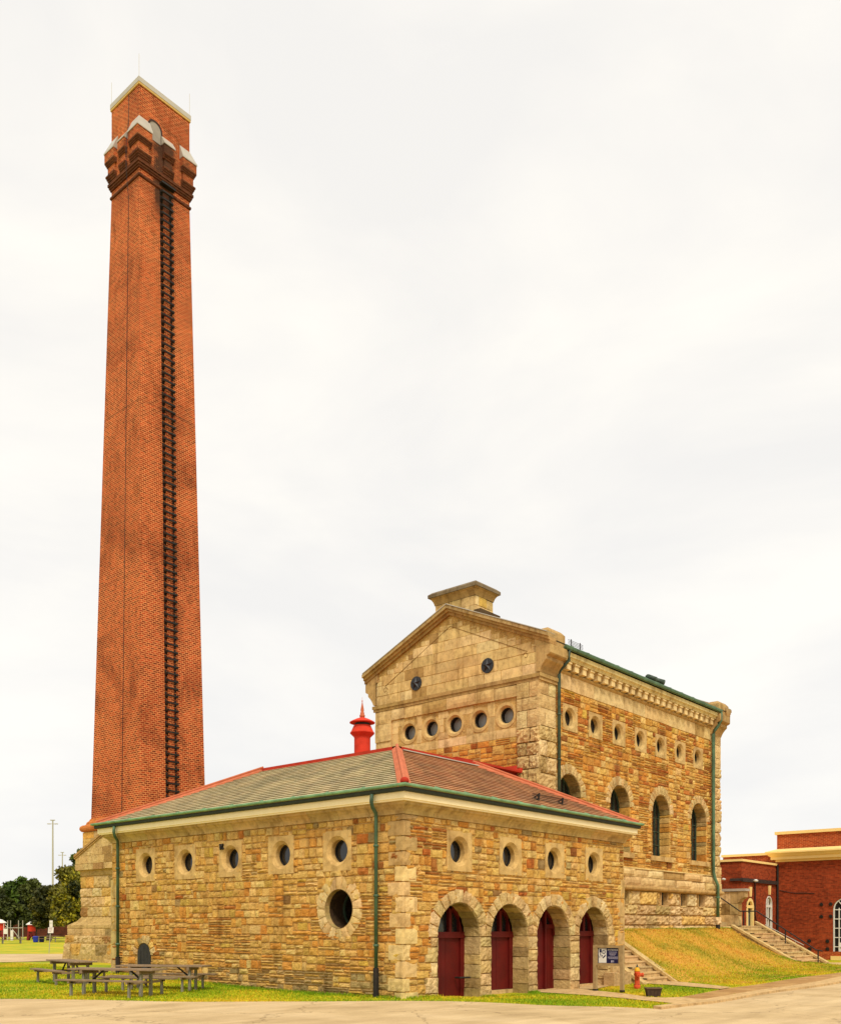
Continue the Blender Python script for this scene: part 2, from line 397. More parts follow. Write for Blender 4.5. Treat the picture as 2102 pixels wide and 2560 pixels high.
def tower_stain_shade(t, c):
    g = N(t, 'ShaderNodeNewGeometry'); s = N(t, 'ShaderNodeSeparateXYZ'); t.links.new(g.outputs['Position'], s.inputs[0])
    def mth(op, a, b=None, cl=False):
        n = N(t, 'ShaderNodeMath', operation=op, use_clamp=cl)
        for i, q in enumerate((a, b)):
            if q is None: continue
            if isinstance(q, (int, float)): n.inputs[i].default_value = q
            else: t.links.new(q, n.inputs[i])
        return n.outputs[0]
    nn = noise(t, 3.2, 5, .7)
    # soot below the boarded window, with the ladder's shadow painted in down its line
    dx = mth('ABSOLUTE', mth('SUBTRACT', s.outputs[0], 7.92)); near = mth('SUBTRACT', .62, dx)
    hi = mth('MULTIPLY', mth('SUBTRACT', s.outputs[2], 33.0), 1.2, True); hi = mth('MULTIPLY', hi, mth('LESS_THAN', s.outputs[2], 36.6))
    f1 = mth('MULTIPLY', mth('MULTIPLY', mth('ADD', near, mth('SUBTRACT', nn.outputs['Fac'], .5)), 3.4, True), hi)
    # weathered grey courses on the corbelled crown
    band = mth('MULTIPLY', mth('GREATER_THAN', s.outputs[2], 34.8), mth('LESS_THAN', s.outputs[2], 36.75))
    f2 = mth('MULTIPLY', band, mth('MULTIPLY', mth('SUBTRACT', nn.outputs['Fac'], .42), 3.2, True))
    f = mth('MAXIMUM', mth('MULTIPLY', f1, .85), mth('MULTIPLY', f2, .6))
    for zz, am in ((24.6, .3), (17.1, .15), (31.0, .1)): f = mth('MAXIMUM', f, mth('MULTIPLY', mth('LESS_THAN', mth('ABSOLUTE', mth('SUBTRACT', s.outputs[2], zz)), .05), am))
    mm = N(t, 'ShaderNodeMix', data_type='RGBA'); t.links.new(f, mm.inputs[0]); t.links.new(c, mm.inputs[6]); mm.inputs[7].default_value = (.035, .022, .014, 1)
    return mm.outputs[2]
M['brick'] = brick_mat('orange_chimney_brick', lin((176, 66, 32)), lin((96, 32, 20)), lin((206, 132, 80)), .22, .09, .019, tower_stain_shade, .42, .55)
M['brick_soot_shade'] = brick_mat('soot_shade_crown_brick', lin((104, 52, 30)), lin((62, 28, 18)), lin((112, 74, 48)), .21, .088, .018, None, .35, .6)  # soot plus the shade under the corbel steps, painted into the brick
M['brick2'] = brick_mat('red_station_brick', lin((160, 64, 32)), lin((116, 40, 18)), lin((132, 78, 48)), .24, .075, .008, None, .2, .25)
M['brick3'] = brick_mat('orange_parapet_brick', lin((176, 74, 34)), lin((136, 42, 18)), lin((196, 122, 74)), .24, .075, .011, None, .15, .2)
def slate_mat(name, c1, c2):
    m, t, b = new_mat(name); c = N(t, 'ShaderNodeAttribute', attribute_name='Col').outputs['Color']
    n = noise(t, 1.2, 5, .65); c = mult(t, c, ramp(t, n.outputs['Fac'], [(.3, (.7, .72, .7)), (.6, (1.08, 1.05, 1))]).outputs[0])
    n3 = noise(t, 26, 4, .7); c = mult(t, c, ramp(t, n3.outputs['Fac'], [(.3, (.85, .85, .85)), (.65, (1.08, 1.07, 1.05))]).outputs[0])
    t.links.new(c, b.inputs['Base Color']); b.inputs['Roughness'].default_value = .75; b.inputs['Specular IOR Level'].default_value = .3
    bump(t, b, n3.outputs['Fac'], .3, .01); return m
M['slate'] = slate_mat('slate_courses', 0, 0)
def ground_mat(name, cols, s1, s2, bs=.3, crack=False, rough=.95):
    m, t, b = new_mat(name)
    n1 = noise(t, s1, 6, .62, dist=.4); c = ramp(t, n1.outputs['Fac'], [(.32, cols[0]), (.48, cols[1]), (.64, cols[2])]).outputs[0]
    n2 = noise(t, s2, 4, .7); c = mult(t, c, ramp(t, n2.outputs['Fac'], [(.3, (.8, .8, .78)), (.65, (1.1, 1.1, 1.08))]).outputs[0])
    if crack:
        n0 = noise(t, 1.6, 4, .6); g = N(t, 'ShaderNodeNewGeometry')
        ad = N(t, 'ShaderNodeMix', data_type='RGBA', blend_type='ADD'); ad.inputs[0].default_value = .9; t.links.new(g.outputs['Position'], ad.inputs[6]); t.links.new(n0.outputs['Color'], ad.inputs[7])
        v = N(t, 'ShaderNodeTexVoronoi', feature='DISTANCE_TO_EDGE'); v.inputs['Scale'].default_value = .22; t.links.new(ad.outputs[2], v.inputs['Vector'])
        c = mult(t, c, ramp(t, v.outputs['Distance'], [(.0, (.42, .38, .33)), (.006, (1, 1, 1))]).outputs[0], .75)
        mpn = N(t, 'ShaderNodeMapping'); mpn.inputs['Rotation'].default_value = (0, 0, R(41)); mpn.inputs['Scale'].default_value = (.25, 1.6, 1)
        t.links.new(g.outputs['Position'], mpn.inputs[0]); n5 = noise(t, 1.1, 5, .6, mpn.outputs[0])
        c = mult(t, c, ramp(t, n5.outputs['Fac'], [(.35, (.86, .84, .82)), (.6, (1.05, 1.05, 1.05))]).outputs[0])
    t.links.new(c, b.inputs['Base Color']); b.inputs['Roughness'].default_value = rough; b.inputs['Specular IOR Level'].default_value = .2
    bump(t, b, n2.outputs['Fac'], bs, .02); return m
M['lawn'] = ground_mat('lawn', [lin((120, 140, 16)), lin((160, 164, 20)), lin((206, 170, 36))], .4, 24)
M['bank'] = ground_mat('dry_bank', [lin((134, 126, 30)), lin((182, 146, 46)), lin((200, 148, 58))], .8, 24)
M['road'] = ground_mat('pale_asphalt', [lin((180, 154, 112)), lin((196, 169, 126)), lin((206, 180, 138))], .5, 60, .25, True)
M['path'] = ground_mat('worn_asphalt', [lin((150, 112, 66)), lin((168, 128, 78)), lin((184, 146, 92))], 1.1, 50, .2)
M['grass'] = attr_mat('grass_blades', .8, .1, 2)
M['leaf'] = attr_mat('leaves', .7, .12, 1.5, .25)
M['bark'] = plain('bark', (.045, .03, .02), .9, 0, .3)

# ------------------------------------------------------------------ ground
GP = np.array([(0,0,-.06),(-6,6,0),(-4,1,-.04),(-1.2,-1,-.06),(0,12.5,.14),(5.9,26.5,.1),(-3,11,.05),(10,40,.1),(33,77,.1),(60,140,.1),(4,-.4,-.2),(8,-.6,-.22),(3,-4,-.22),(-14,-10,-.1),(11,-1.5,-.18),(6,-4,-.25),(13,-4.5,-.22),(20,-4,-.15),(27,0,-.05),(33,2,-.15),(38,3,-.2),(28,-3,-.12),(-30,20,.05),(25,-15,-.3),(0,-12,-.2),(50,-10,-.2),(60,30,-.1),(100,0,-.1),(4,28,.1),(14,38,.1)])
def zg(x, y):
    wt = 1 / ((GP[:, 0] - x) ** 2 + (GP[:, 1] - y) ** 2 + .6) ** 1.5
    return float((wt * GP[:, 2]).sum() / wt.sum())
def sheet(name, poly, off, mat, step=.6, thick=0, kind='structure'):
    mb = MB(); xs = [p[0] for p in poly]; ys = [p[1] for p in poly]
    P = []; n = len(poly)
    for k in range(n):                       # densify the outline
        a, b = poly[k], poly[(k + 1) % n]; l = math.hypot(b[0] - a[0], b[1] - a[1]); q = max(1, int(min(l, 60) / step))
        P += [(lerp(a[0], b[0], i / q), lerp(a[1], b[1], i / q)) for i in range(q)]
    V = [Vector(p) for p in P]; E = [(k, (k + 1) % len(P)) for k in range(len(P))]
    x = max(min(xs), -22) + step / 2
    while x < min(max(xs), 45):
        y = max(min(ys), -22) + step / 2
        while y < min(max(ys), 45): V.append(Vector((x, y))); y += step
        x += step
    vs, _, fs, *_ = delaunay_2d_cdt(V, E, [], 1, 1e-5)
    z = [zg(v.x, v.y) + off for v in vs]
    mb.add([(v.x, v.y, zz) for v, zz in zip(vs, z)], [tuple(f) for f in fs])
    if thick:
        for k in range(len(P)):
            a, b = P[k], P[(k + 1) % len(P)]; za = zg(*a) + off; zb = zg(*b) + off
            mb.face([(a[0], a[1], za - thick), (b[0], b[1], zb - thick), (b[0], b[1], zb), (a[0], a[1], za)])
    o = mb.build(name, mat); return tag(o, kind=kind)
def ground():
    mb = MB(); xs = [-900, -300, -120, -60, -35] + [-22 + .5 * i for i in range(135)] + [50, 60, 80, 110, 150, 220, 400, 900]
    ys = [-900, -300, -120, -60, -35] + [-22 + .5 * i for i in range(135)] + [50, 60, 80, 110, 150, 220, 400, 900]
    nx, ny = len(xs), len(ys)
    mb.add([(x, y, zg(x, y)) for y in ys for x in xs], [(j * nx + i, j * nx + i + 1, (j + 1) * nx + i + 1, (j + 1) * nx + i) for j in range(ny - 1) for i in range(nx - 1)])
    tag(mb.build('lawn', M['lawn'], smooth=True), kind='structure')
ground()
RE = [(-6.99, 6.74), (-6.29, 5.91), (-5.38, 4.52), (-3.94, 2.66), (-2.78, 1.56), (-0.82, -0.14), (0.54, -1.72), (2.2, -3.1), (2.86, -4.0), (3.0, -4.91)]
KF = [(2.83, -5.19), (5.57, -5.23), (8.49, -5.13), (15.66, -5.15), (21.97, -5.36), (40, -5.6)]
KB = [(40, -4.5), (25.89, -4.39), (18.04, -4.43), (9.63, -4.69), (6.44, -4.73), (4.5, -4.89), (3.0, -4.91)]
sheet('road', [(-18, 20)] + RE + KF[:-1] + [(40, -5.6), (60, -6), (60, -45), (-45, -45), (-45, 20)], .016, M['road'])
sheet('kerb', KF + KB, .075, M['concrete'], .6, .12)
sheet('path_by_kerb', [(6.5, -4.66), (9.63, -4.62), (18.04, -4.36), (25.89, -4.32), (40, -4.4), (40, -3.2), (28, -3.0), (19.94, -3.3), (15.55, -3.18), (11.02, -3.44), (8.84, -3.62), (6.9, -3.71)], .02, M['path'])
sheet('front_walk', [(5.45, 1.0), (5.51, -.22), (5.51, -2.07), (5.43, -2.83), (5.03, -4.06), (4.58, -4.82), (6.46, -4.68), (6.92, -3.75), (6.46, -3.5), (6.32, -3.1), (6.83, -2.07), (7.47, -.57), (9.7, -.12), (9.7, 1.0)], .028, M['concrete'])
sheet('stair_path', [(11.0, -.3), (12.5, -.3), (12.49, -.99), (11.0, -3.42), (10.04, -3.5)], .032, M['concrete'])
sheet('landing_path', [(27.4, 1.0), (30.2, 1.0), (31.8, .7), (33, -1.0), (29, -3.0), (24.4, -3.1), (26.0, -1.6)], .03, M['concrete'])
sheet('far_lane', [(-60, 80), (7.4, 39.3), (9.54, 36.86), (11.04, 35.42), (30, 17.6), (26, 10.9), (5.23, 25.25), (2.75, 25.62), (1.44, 26.15), (-60, 62)], .02, M['road'], 1.2)
# grassy bank in front of the pump house
BX0, BX1 = 12.55, 27.3
def bank_z(x, y):
    u = max(0, min(1, (x - 12.6) / 14.4)); foot = lerp(-1.05, -.25, u) + .12 * math.sin(x * .9); top = lerp(2.05, 3.25, u)
    z0 = zg(x, max(y, -2.7) if y < foot else foot)
    wob = .025 * math.sin(x * 2.1 + y) + .02 * math.sin(3.7 * x - 2.2 * y)
    ed = min(1, max(0, (x - 12.55) / 1.2))
    if y <= foot: return z0 + .02 * ed - .02 * (1 - ed) + .10 * ed * max(0, (y + 2.7) / (foot + 2.7)) ** 2
    t = min(1, (y - foot) / (top - foot))
    zt = lerp(1.5, 1.56, u); k = t * .8 + .2 * t * t * (3 - 2 * t)
    rt = min(1, max(0, (x - 24.8) / 2.2)); dip = .34 * rt * rt * math.sin(math.pi * min(1, t * 1.02)) ** .7 if t < 1 else 0
    return lerp(z0 + .12 * ed, zt, k) - dip + wob * (1 if t < .97 else .3)
def bank():
    mb = MB(); nx, ny = 74, 34; V = []
    for j in range(ny + 1):
        for i in range(nx + 1):
            x = lerp(BX0, BX1, i / nx); y = lerp(-2.7, 3.45, j / ny); V.append((x, y, bank_z(x, y)))
    mb.add(V, [(j * (nx + 1) + i, j * (nx + 1) + i + 1, (j + 1) * (nx + 1) + i + 1, (j + 1) * (nx + 1) + i) for j in range(ny) for i in range(nx)])
    # closing sides
    for i in (0, nx):
        for j in range(ny):
            a = V[j * (nx + 1) + i]; b = V[(j + 1) * (nx + 1) + i]; mb.face([(a[0], a[1], -.4), (b[0], b[1], -.4), b, a])
    tag(mb.build('grass_bank', M['bank'], smooth=True), kind='structure')
bank()
def inpoly(p, poly):
    r = False; n = len(poly)
    for k in range(n):
        x1, y1 = poly[k]; x2, y2 = poly[(k + 1) % n]
        if (y1 > p[1]) != (y2 > p[1]) and p[0] < (x2 - x1) * (p[1] - y1) / (y2 - y1) + x1: r = not r
    return r
def grass():
    pts = []
    def fill(poly, dens, zf, ks):
        xs = [p[0] for p in poly]; ys = [p[1] for p in poly]; A = (max(xs) - min(xs)) * (max(ys) - min(ys))
        for _ in range(int(A * dens)):
            x = random.uniform(min(xs), max(xs)); y = random.uniform(min(ys), max(ys))
            if inpoly((x, y), poly): pts.append((x, y, zf(x, y), ks))
    zc = {}
    def zf(x, y):
        k = (round(x * 4), round(y * 4))
        if k not in zc: zc[k] = zg(k[0] / 4, k[1] / 4)
        return zc[k]
    left = [(-7.6, 7.6)] + RE[:6] + [(-.05, -.05), (-.05, 12.4), (3, 22), (2.5, 25.4), (-3, 22)]
    fill(left, 520, zf, 0)
    front = RE[5:] + [(4.5, -4.86), (5.03, -4.06), (5.43, -2.83), (5.51, -2.07), (5.51, -.1), (-.05, -.05)]
    fill(front, 700, zf, 0)
    fill([(7.5, -.55), (6.86, -2.07), (6.36, -3.1), (6.5, -3.46), (6.95, -3.7), (10.0, -3.46), (11.1, -1.0), (11.0, -.2), (9.8, -.1)], 600, zf, 0)
    fill([(12.6, -2.6), (12.6, 3.3), (27.2, 3.3), (27.2, -2.6)], 420, bank_z, 1)
    fill([(11.0, -3.3), (12.6, -1.0), (27, -2.2), (24.2, -3.2), (19.9, -3.25), (15.5, -3.1)], 420, zf, 0)
    nf = len(pts)
    for _ in range(3800):
        y = random.uniform(.0, 12.4); pts.append((-abs(random.gauss(.05, .07)) - .04, y, zf(0, y), 2))
    for _ in range(900): x = random.choice((random.uniform(.0, 1.25), random.uniform(2.95, 3.5), random.uniform(5.1, 5.5))); pts.append((x, -abs(random.gauss(.06, .06)) - .06, zf(x, 0), 2))
    for _ in range(2600): x = random.uniform(12.7, 26.9); y = 3.32 - abs(random.gauss(0, .07)); pts.append((x, y, bank_z(x, y), 2))
    for k in range(len(RE) - 1):
        for _ in range(420): t = random.random(); x = lerp(RE[k][0], RE[k + 1][0], t) + random.gauss(0, .05); y = lerp(RE[k][1], RE[k + 1][1], t) + random.gauss(.02, .05); pts.append((x, y, zf(x, y), 0))
    for _ in range(2600): x = random.uniform(3.2, 26); pts.append((x, -4.7 + abs(random.gauss(0, .05)) + .1 * math.sin(x * 2.3), zf(x, -4.7) + .02, 0)) if math.sin(x * 1.9) + math.sin(x * .7 + 1) > .1 else None
    n = len(pts); V = np.empty((n, 3, 3), dtype=np.float32); C = np.empty((n, 3, 4), dtype=np.float32)
    gr = [lin((112, 144, 12)), lin((152, 164, 16)), lin((190, 176, 28)), lin((214, 172, 44))]; dr = [lin((136, 136, 24)), lin((190, 156, 44)), lin((216, 166, 66)), lin((186, 124, 48))]
    for i, (x, y, z, k) in enumerate(pts):
        h = random.uniform(.02, .055) * (1.9 if k == 2 else 1.2 if k else 1); a = random.uniform(0, 6.283); wv = random.uniform(.008, .016); dx, dy = math.cos(a) * wv, math.sin(a) * wv
        lx, ly = random.gauss(0, .025), random.gauss(0, .025)
        V[i] = ((x - dx, y - dy, z - .005), (x + dx, y + dy, z - .005), (x + lx, y + ly, z + h))
        patch = .5 + .5 * math.sin(x * .9 + 1.3 * math.sin(y * .7)) * math.cos(y * 1.1 + .6 * math.sin(x * 1.7))
        pal = dr if k == 1 else gr
        dry = patch * (.85 if k else .9) - (.25 if k == 2 else 0) + random.gauss(0, .22)
        if k == 1 and z < .35: pal = gr if random.random() < .7 - z else dr
        c = pal[0] if dry < .2 else pal[1] if dry < .5 else pal[2] if dry < .85 else pal[3]
        if random.random() < .004: c = lin((150, 70, 24))
        q = random.uniform(.8, 1.2); C[i, :, :3] = [min(1, v * q) for v in c]; C[i, :, 3] = 1
    me = bpy.data.meshes.new('grass'); me.vertices.add(n * 3); me.vertices.foreach_set('co', V.ravel())
    me.loops.add(n * 3); me.polygons.add(n); me.loops.foreach_set('vertex_index', np.arange(n * 3, dtype=np.int32))
    me.polygons.foreach_set('loop_start', np.arange(0, n * 3, 3, dtype=np.int32)); me.update()
    ca = me.color_attributes.new('Col', 'FLOAT_COLOR', 'CORNER'); ca.data.foreach_set('color', C.ravel())
    me.materials.append(M['grass']); me.validate()
    o = bpy.data.objects.new('grass', me); COL.objects.link(o)
    tag(o, 'short yellow-green lawn grass around the stone buildings', 'grass', kind='stuff')
grass()

# ------------------------------------------------------------------ stone palettes (albedo)
TAN = [lin((228, 184, 104)), lin((220, 174, 92)), lin((232, 194, 118)), lin((214, 166, 84)), lin((224, 180, 98))]
ORG = [lin((222, 162, 76)), lin((216, 152, 66)), lin((224, 172, 84)), lin((212, 144, 62))]
BRN = [lin((186, 108, 46)), lin((194, 122, 56)), lin((172, 110, 52))]
DRK = [lin((146, 106, 58)), lin((158, 118, 68))]
GRY = [lin((178, 150, 96)), lin((164, 138, 88)), lin((188, 160, 104))]
YEL = [lin((216, 176, 78)), lin((208, 168, 80))]
ASH = [lin((222, 190, 132)), lin((215, 181, 122)), lin((227, 197, 142)), lin((208, 174, 117)), lin((219, 187, 127))]
SURR = lin((206, 172, 112)); MORTAR = lin((206, 166, 100))
def pick(*wl):
    t = random.random() * sum(x for _, x in wl)
    for l, x in wl:
        t -= x
        if t <= 0: return random.choice(l)
    return wl[-1][0][0]
def pal_A(a, b):
    if b < .55: return jit(pick((GRY, 5), (TAN, 4), (DRK, .5), (YEL, .6)), .1)
    if b > 2.9: return jit(pick((TAN, 8), (ORG, 1.0), (YEL, .3), (BRN, .08 if a < -1.6 else 2.2), (GRY, .2)), .07)
    return jit(pick((TAN, 6), (ORG, 3.4 if b < 2.4 else 1.6), (YEL, .5), (BRN, .12), (DRK, .10), (GRY, .1)), .07)
def pal_B(a, b):
    if b < .5: return jit(pick((GRY, 2), (TAN, 4), (ORG, 2)), .1)
    if b > 2.9: return jit(pick((TAN, 7), (ORG, 1.3), (BRN, 2.2 if a < 1.6 else .3), (GRY, .3)), .09)
    return jit(pick((TAN, 4.6), (ORG, 3.4), (YEL, .4), (BRN, .5), (DRK, .1)), .1)
def pal_main(a, b):
    t = max(0, min(1, (b - 5.5) / 3.5))
    return jit(pick((TAN, 4.6 - 1.4 * t), (ORG, 3.4), (BRN, .2 + 1.9 * t), (YEL, .3)), .12)
def pal_gab(a, b): return jit(pick((ORG, 5), (TAN, 3.4), (BRN, 1.7)), .12)
def pal_ash(a, b):
    c = jit(random.choice(ASH), .09, .03)
    return jit(lin((180, 144, 88)), .1) if random.random() < .05 else c
def pal_ash2(a, b):
    r = random.random()
    if r < .07: return jit(lin((176, 138, 84)), .1)
    if r < .085: return jit(lin((218, 178, 88)), .08)
    return jit(random.choice(ASH), .07, .03)
def pal_rock(a, b): return jit(pick((ASH, 6), (TAN, 2), (GRY, .8)), .07)

# ------------------------------------------------------------------ reusable opening pieces (built once, then copied)
def porthole_parts(parent, glass='glass', R0=.29, w_=1.01, h_=1.01, deep=.2, proud=.045):
    """square dressed-stone surround with a splayed round opening, local x right, -y outward"""
    fr = Frame((0, 0, 0), (1, 0, 0), (0, -1, 0)); mb = MB()
    n = 40; ro, ri = R0 + .09, R0
    cs = [jit(SURR, .05), jit(SURR, .05)]
    H = h_ / 2; W = w_ / 2
    def outer(k):
        an = 2 * math.pi * k / n; c, s = math.cos(an), math.sin(an); q = 1 / max(abs(c) / W, abs(s) / H); return (q * c, q * s)
    for k in range(n):
        a0, a1 = 2 * math.pi * k / n, 2 * math.pi * (k + 1) / n; c = cs[0] if k < n // 2 else cs[1]
        i0 = (ro * math.cos(a0), ro * math.sin(a0)); i1 = (ro * math.cos(a1), ro * math.sin(a1))
        mb.face([fr(*i0, proud), fr(*outer(k), proud), fr(*outer(k + 1), proud), fr(*i1, proud)], c)
        j0 = (ri * math.cos(a0), ri * math.sin(a0)); j1 = (ri * math.cos(a1), ri * math.sin(a1))
        mb.face([fr(*j0, -.04), fr(*i0, proud), fr(*i1, proud), fr(*j1, -.04)], c)
        mb.face([fr(*j0, -deep - .05), fr(*j0, -.04), fr(*j1, -.04), fr(*j1, -deep - .05)], c)
        mb.face([fr(*outer(k), proud), fr(*outer(k), -.02), fr(*outer(k + 1), -.02), fr(*outer(k + 1), proud)], c)
    # corners of the square
    for sx in (1, -1):
        for sy in (1, -1):
            k = [outer(q) for q in range(n)]; near = sorted(k, key=lambda p: (p[0] - sx * W) ** 2 + (p[1] - sy * H) ** 2)[:2]
            if abs(near[0][0] - sx * W) + abs(near[0][1] - sy * H) > 1e-4: mb.face([fr(sx * W, sy * H, proud), fr(*near[0], proud), fr(*near[1], proud)], cs[0])
    su = mb.build('stone_surround', M['ashlar'], parent, local=True)
    g = MB(); g.face([fr(a, b, -deep) for a, b in circ(0, 0, ri + .01, n)]); g.build('pane', M[glass], parent, local=True)
    fm = MB(); fr_o, fr_i = ri, ri - .035
    for k in range(n):
        a0, a1 = 2 * math.pi * k / n, 2 * math.pi * (k + 1) / n
        q = [(fr_i, a0), (fr_o, a0), (fr_o, a1), (fr_i, a1)]
        fm.face([fr(r * math.cos(a), r * math.sin(a), -deep + .03) for r, a in q])
        fm.face([fr(fr_i * math.cos(a0), fr_i * math.sin(a0), -deep), fr(fr_i * math.cos(a0), fr_i * math.sin(a0), -deep + .03), fr(fr_i * math.cos(a1), fr_i * math.sin(a1), -deep + .03), fr(fr_i * math.cos(a1), fr_i * math.sin(a1), -deep)])
    fm.build('window_frame', M['iron'], parent, local=True)

def place_copies(proto, parent, spots):
    for i, (loc, rz) in enumerate(spots):
        o = proto if i == 0 else copy_tree(proto, parent)
        o.location = Vector(loc) - parent.location; o.rotation_euler = (0, 0, rz)

def pipe(name, parent, pts, boot=None, mat='copper', r=.062, brackets=()):
    h = MB(); h.tube(pts, r, 10)
    for z in brackets:
        p = pts[-1]; h.lathe([(r + .005, -.03), (r + .022, -.025), (r + .022, .025), (r + .005, .03)], (p[0], p[1], z), 12)
    o = h.build(name, M[mat], parent, smooth=True)
    if boot:
        b = MB(); b.tube([(pts[-1][0], pts[-1][1], boot[1]), (pts[-1][0], pts[-1][1], boot[0])], r + .025, 10); b.build('iron_boot', M['iron'], o)
    return o

# ------------------------------------------------------------------ low boiler house
LX, LY = 10.61, 12.55
BH = thing('boiler_house', 'low golden rubble-stone building with hipped slate roof, round windows and four arched red doors', 'building', (0, 0, 0))
FA = Frame((0, 0, 0), (0, -1, 0), (-1, 0, 0)); FB = Frame((0, 0, 0), (1, 0, 0), (0, -1, 0))
A_port = [-2.19, -4.32, -6.46, -8.58, -10.62]; B_port = [2.10, 4.33, 6.51, 8.73]; PZ = 3.56
doors = [(2.098, .866), (4.302, .862), (6.478, .862), (8.72, .852)]; DS = 1.395; DB = -.3
OC = (-2.14, 2.10); OR0, OR1 = .49, .80
HA = -10.73    # cellar hatch on the left wall
def boiler_walls():
    mb = MB()
    hA = [circ(a, PZ, .33) for a in A_port] + [circ(OC[0], OC[1], OR0, 40), archp(HA, -.2, .78, .36)]
    wall_sheet(mb, FA, [(-LY, -.4), (0, -.4), (0, 4.36), (-LY, 4.36)], hA, MORTAR)
    hB = [circ(a, PZ, .33) for a in B_port] + [archp(c, DB, DS, r) for c, r in doors]
    wall_sheet(mb, FB, [(0, -.4), (LX, -.4), (LX, 4.36), (0, 4.36)], hB, MORTAR)
    mb.face([(LX, 0, -.4), (LX, LY, -.4), (LX, LY, 4.36), (LX, 0, 4.36)], MORTAR); mb.face([(0, LY, -.4), (LX, LY, -.4), (LX, LY, 4.36), (0, LY, 4.36)], MORTAR)
    holes = [circ_hole(a, PZ, .42) for a in A_port] + [circ_hole(*OC, OR0 + .03), arch_hole(HA, -.4, .78, .37)]
    rubble(mb, FA, -LY + .02, -.05, -.2, .5, holes, pal_A, .14, (.2, .5), .036, .016, .014, .6)
    rubble(mb, FA, -LY + .02, -.05, .5, 1.9, holes, pal_A, .165, (.17, .46), .042, .016, .014, .28)
    rubble(mb, FA, -LY + .02, -.05, 1.9, 4.33, holes, pal_A, .175, (.15, .40), .042, .016, .014, .08)
    holes = [circ_hole(a, PZ, .42) for a in B_port] + [arch_hole(c, -.5, DS, r + .03) for c, r in doors] + [rect_hole(1.02, 10.0, -.6, DS)]
    rubble(mb, FB, .05, LX - .02, -.4, 3.0, holes, pal_B, .17, (.2, .5), .042, .016, .014, .36)
    rubble(mb, FB, .05, LX - .02, 3.0, 4.33, holes, pal_B, .18, (.17, .44), .042, .016, .014, .1)
    mb.build('wall', M['rubble'], BH)
boiler_walls()
def boiler_quoins():
    mb = MB(); b = -.3; k = 0
    while b < 4.2:
        h = min(random.uniform(.33, .42), 4.33 - b); la, lb = (.46, .22) if k % 2 else (.24, .47)
        la *= random.uniform(.9, 1.1); lb *= random.uniform(.9, 1.1)
        c = jit(lin((222, 192, 130)) if b < 2.9 else lin((182, 150, 96)), .08); q = .05; j = .008
        # two faces of one corner block
        block(mb, lambda s, t, hh: FB(lerp(-q, lb, s), lerp(b + j, b + h - j, t), hh + q - .03), lb, h, 4, 4, .03, .012, .006 if k % 3 else .012, c)
        block(mb, lambda s, t, hh: FA(lerp(-la, q, s), lerp(b + j, b + h - j, t), hh + q - .03), la, h, 4, 4, .03, .012, .006 if k % 3 else .012, c)
        b += h; k += 1
    mb.build('quoin', M['ashlar'], BH); mb = MB(); mb2 = MB(); b = .05; k = 0
    while b < 3.1:                                     # far left end and far right end
        h = random.uniform(.4, .62); la = .34 if k % 2 else .5
        block(mb, lambda s, t, hh: FA(lerp(-LY - .04, -LY + la, s), lerp(b, b + h - .012, t), hh + .012), la, h, 3, 3, .03, .012, .006, jit(lin((200, 172, 112)), .08))
        la = .24 if k % 2 else .42
        block(mb2, lambda s, t, hh: FB(lerp(LX - la, LX + .04, s), lerp(b, b + h - .012, t), hh + .012), la, h, 3, 3, .03, .012, .006, jit(lin((196, 164, 106)), .08))
        b += h; k += 1
    mb.build('quoin', M['ashlar'], BH); mb2.build('quoin', M['ashlar'], BH)
boiler_quoins()
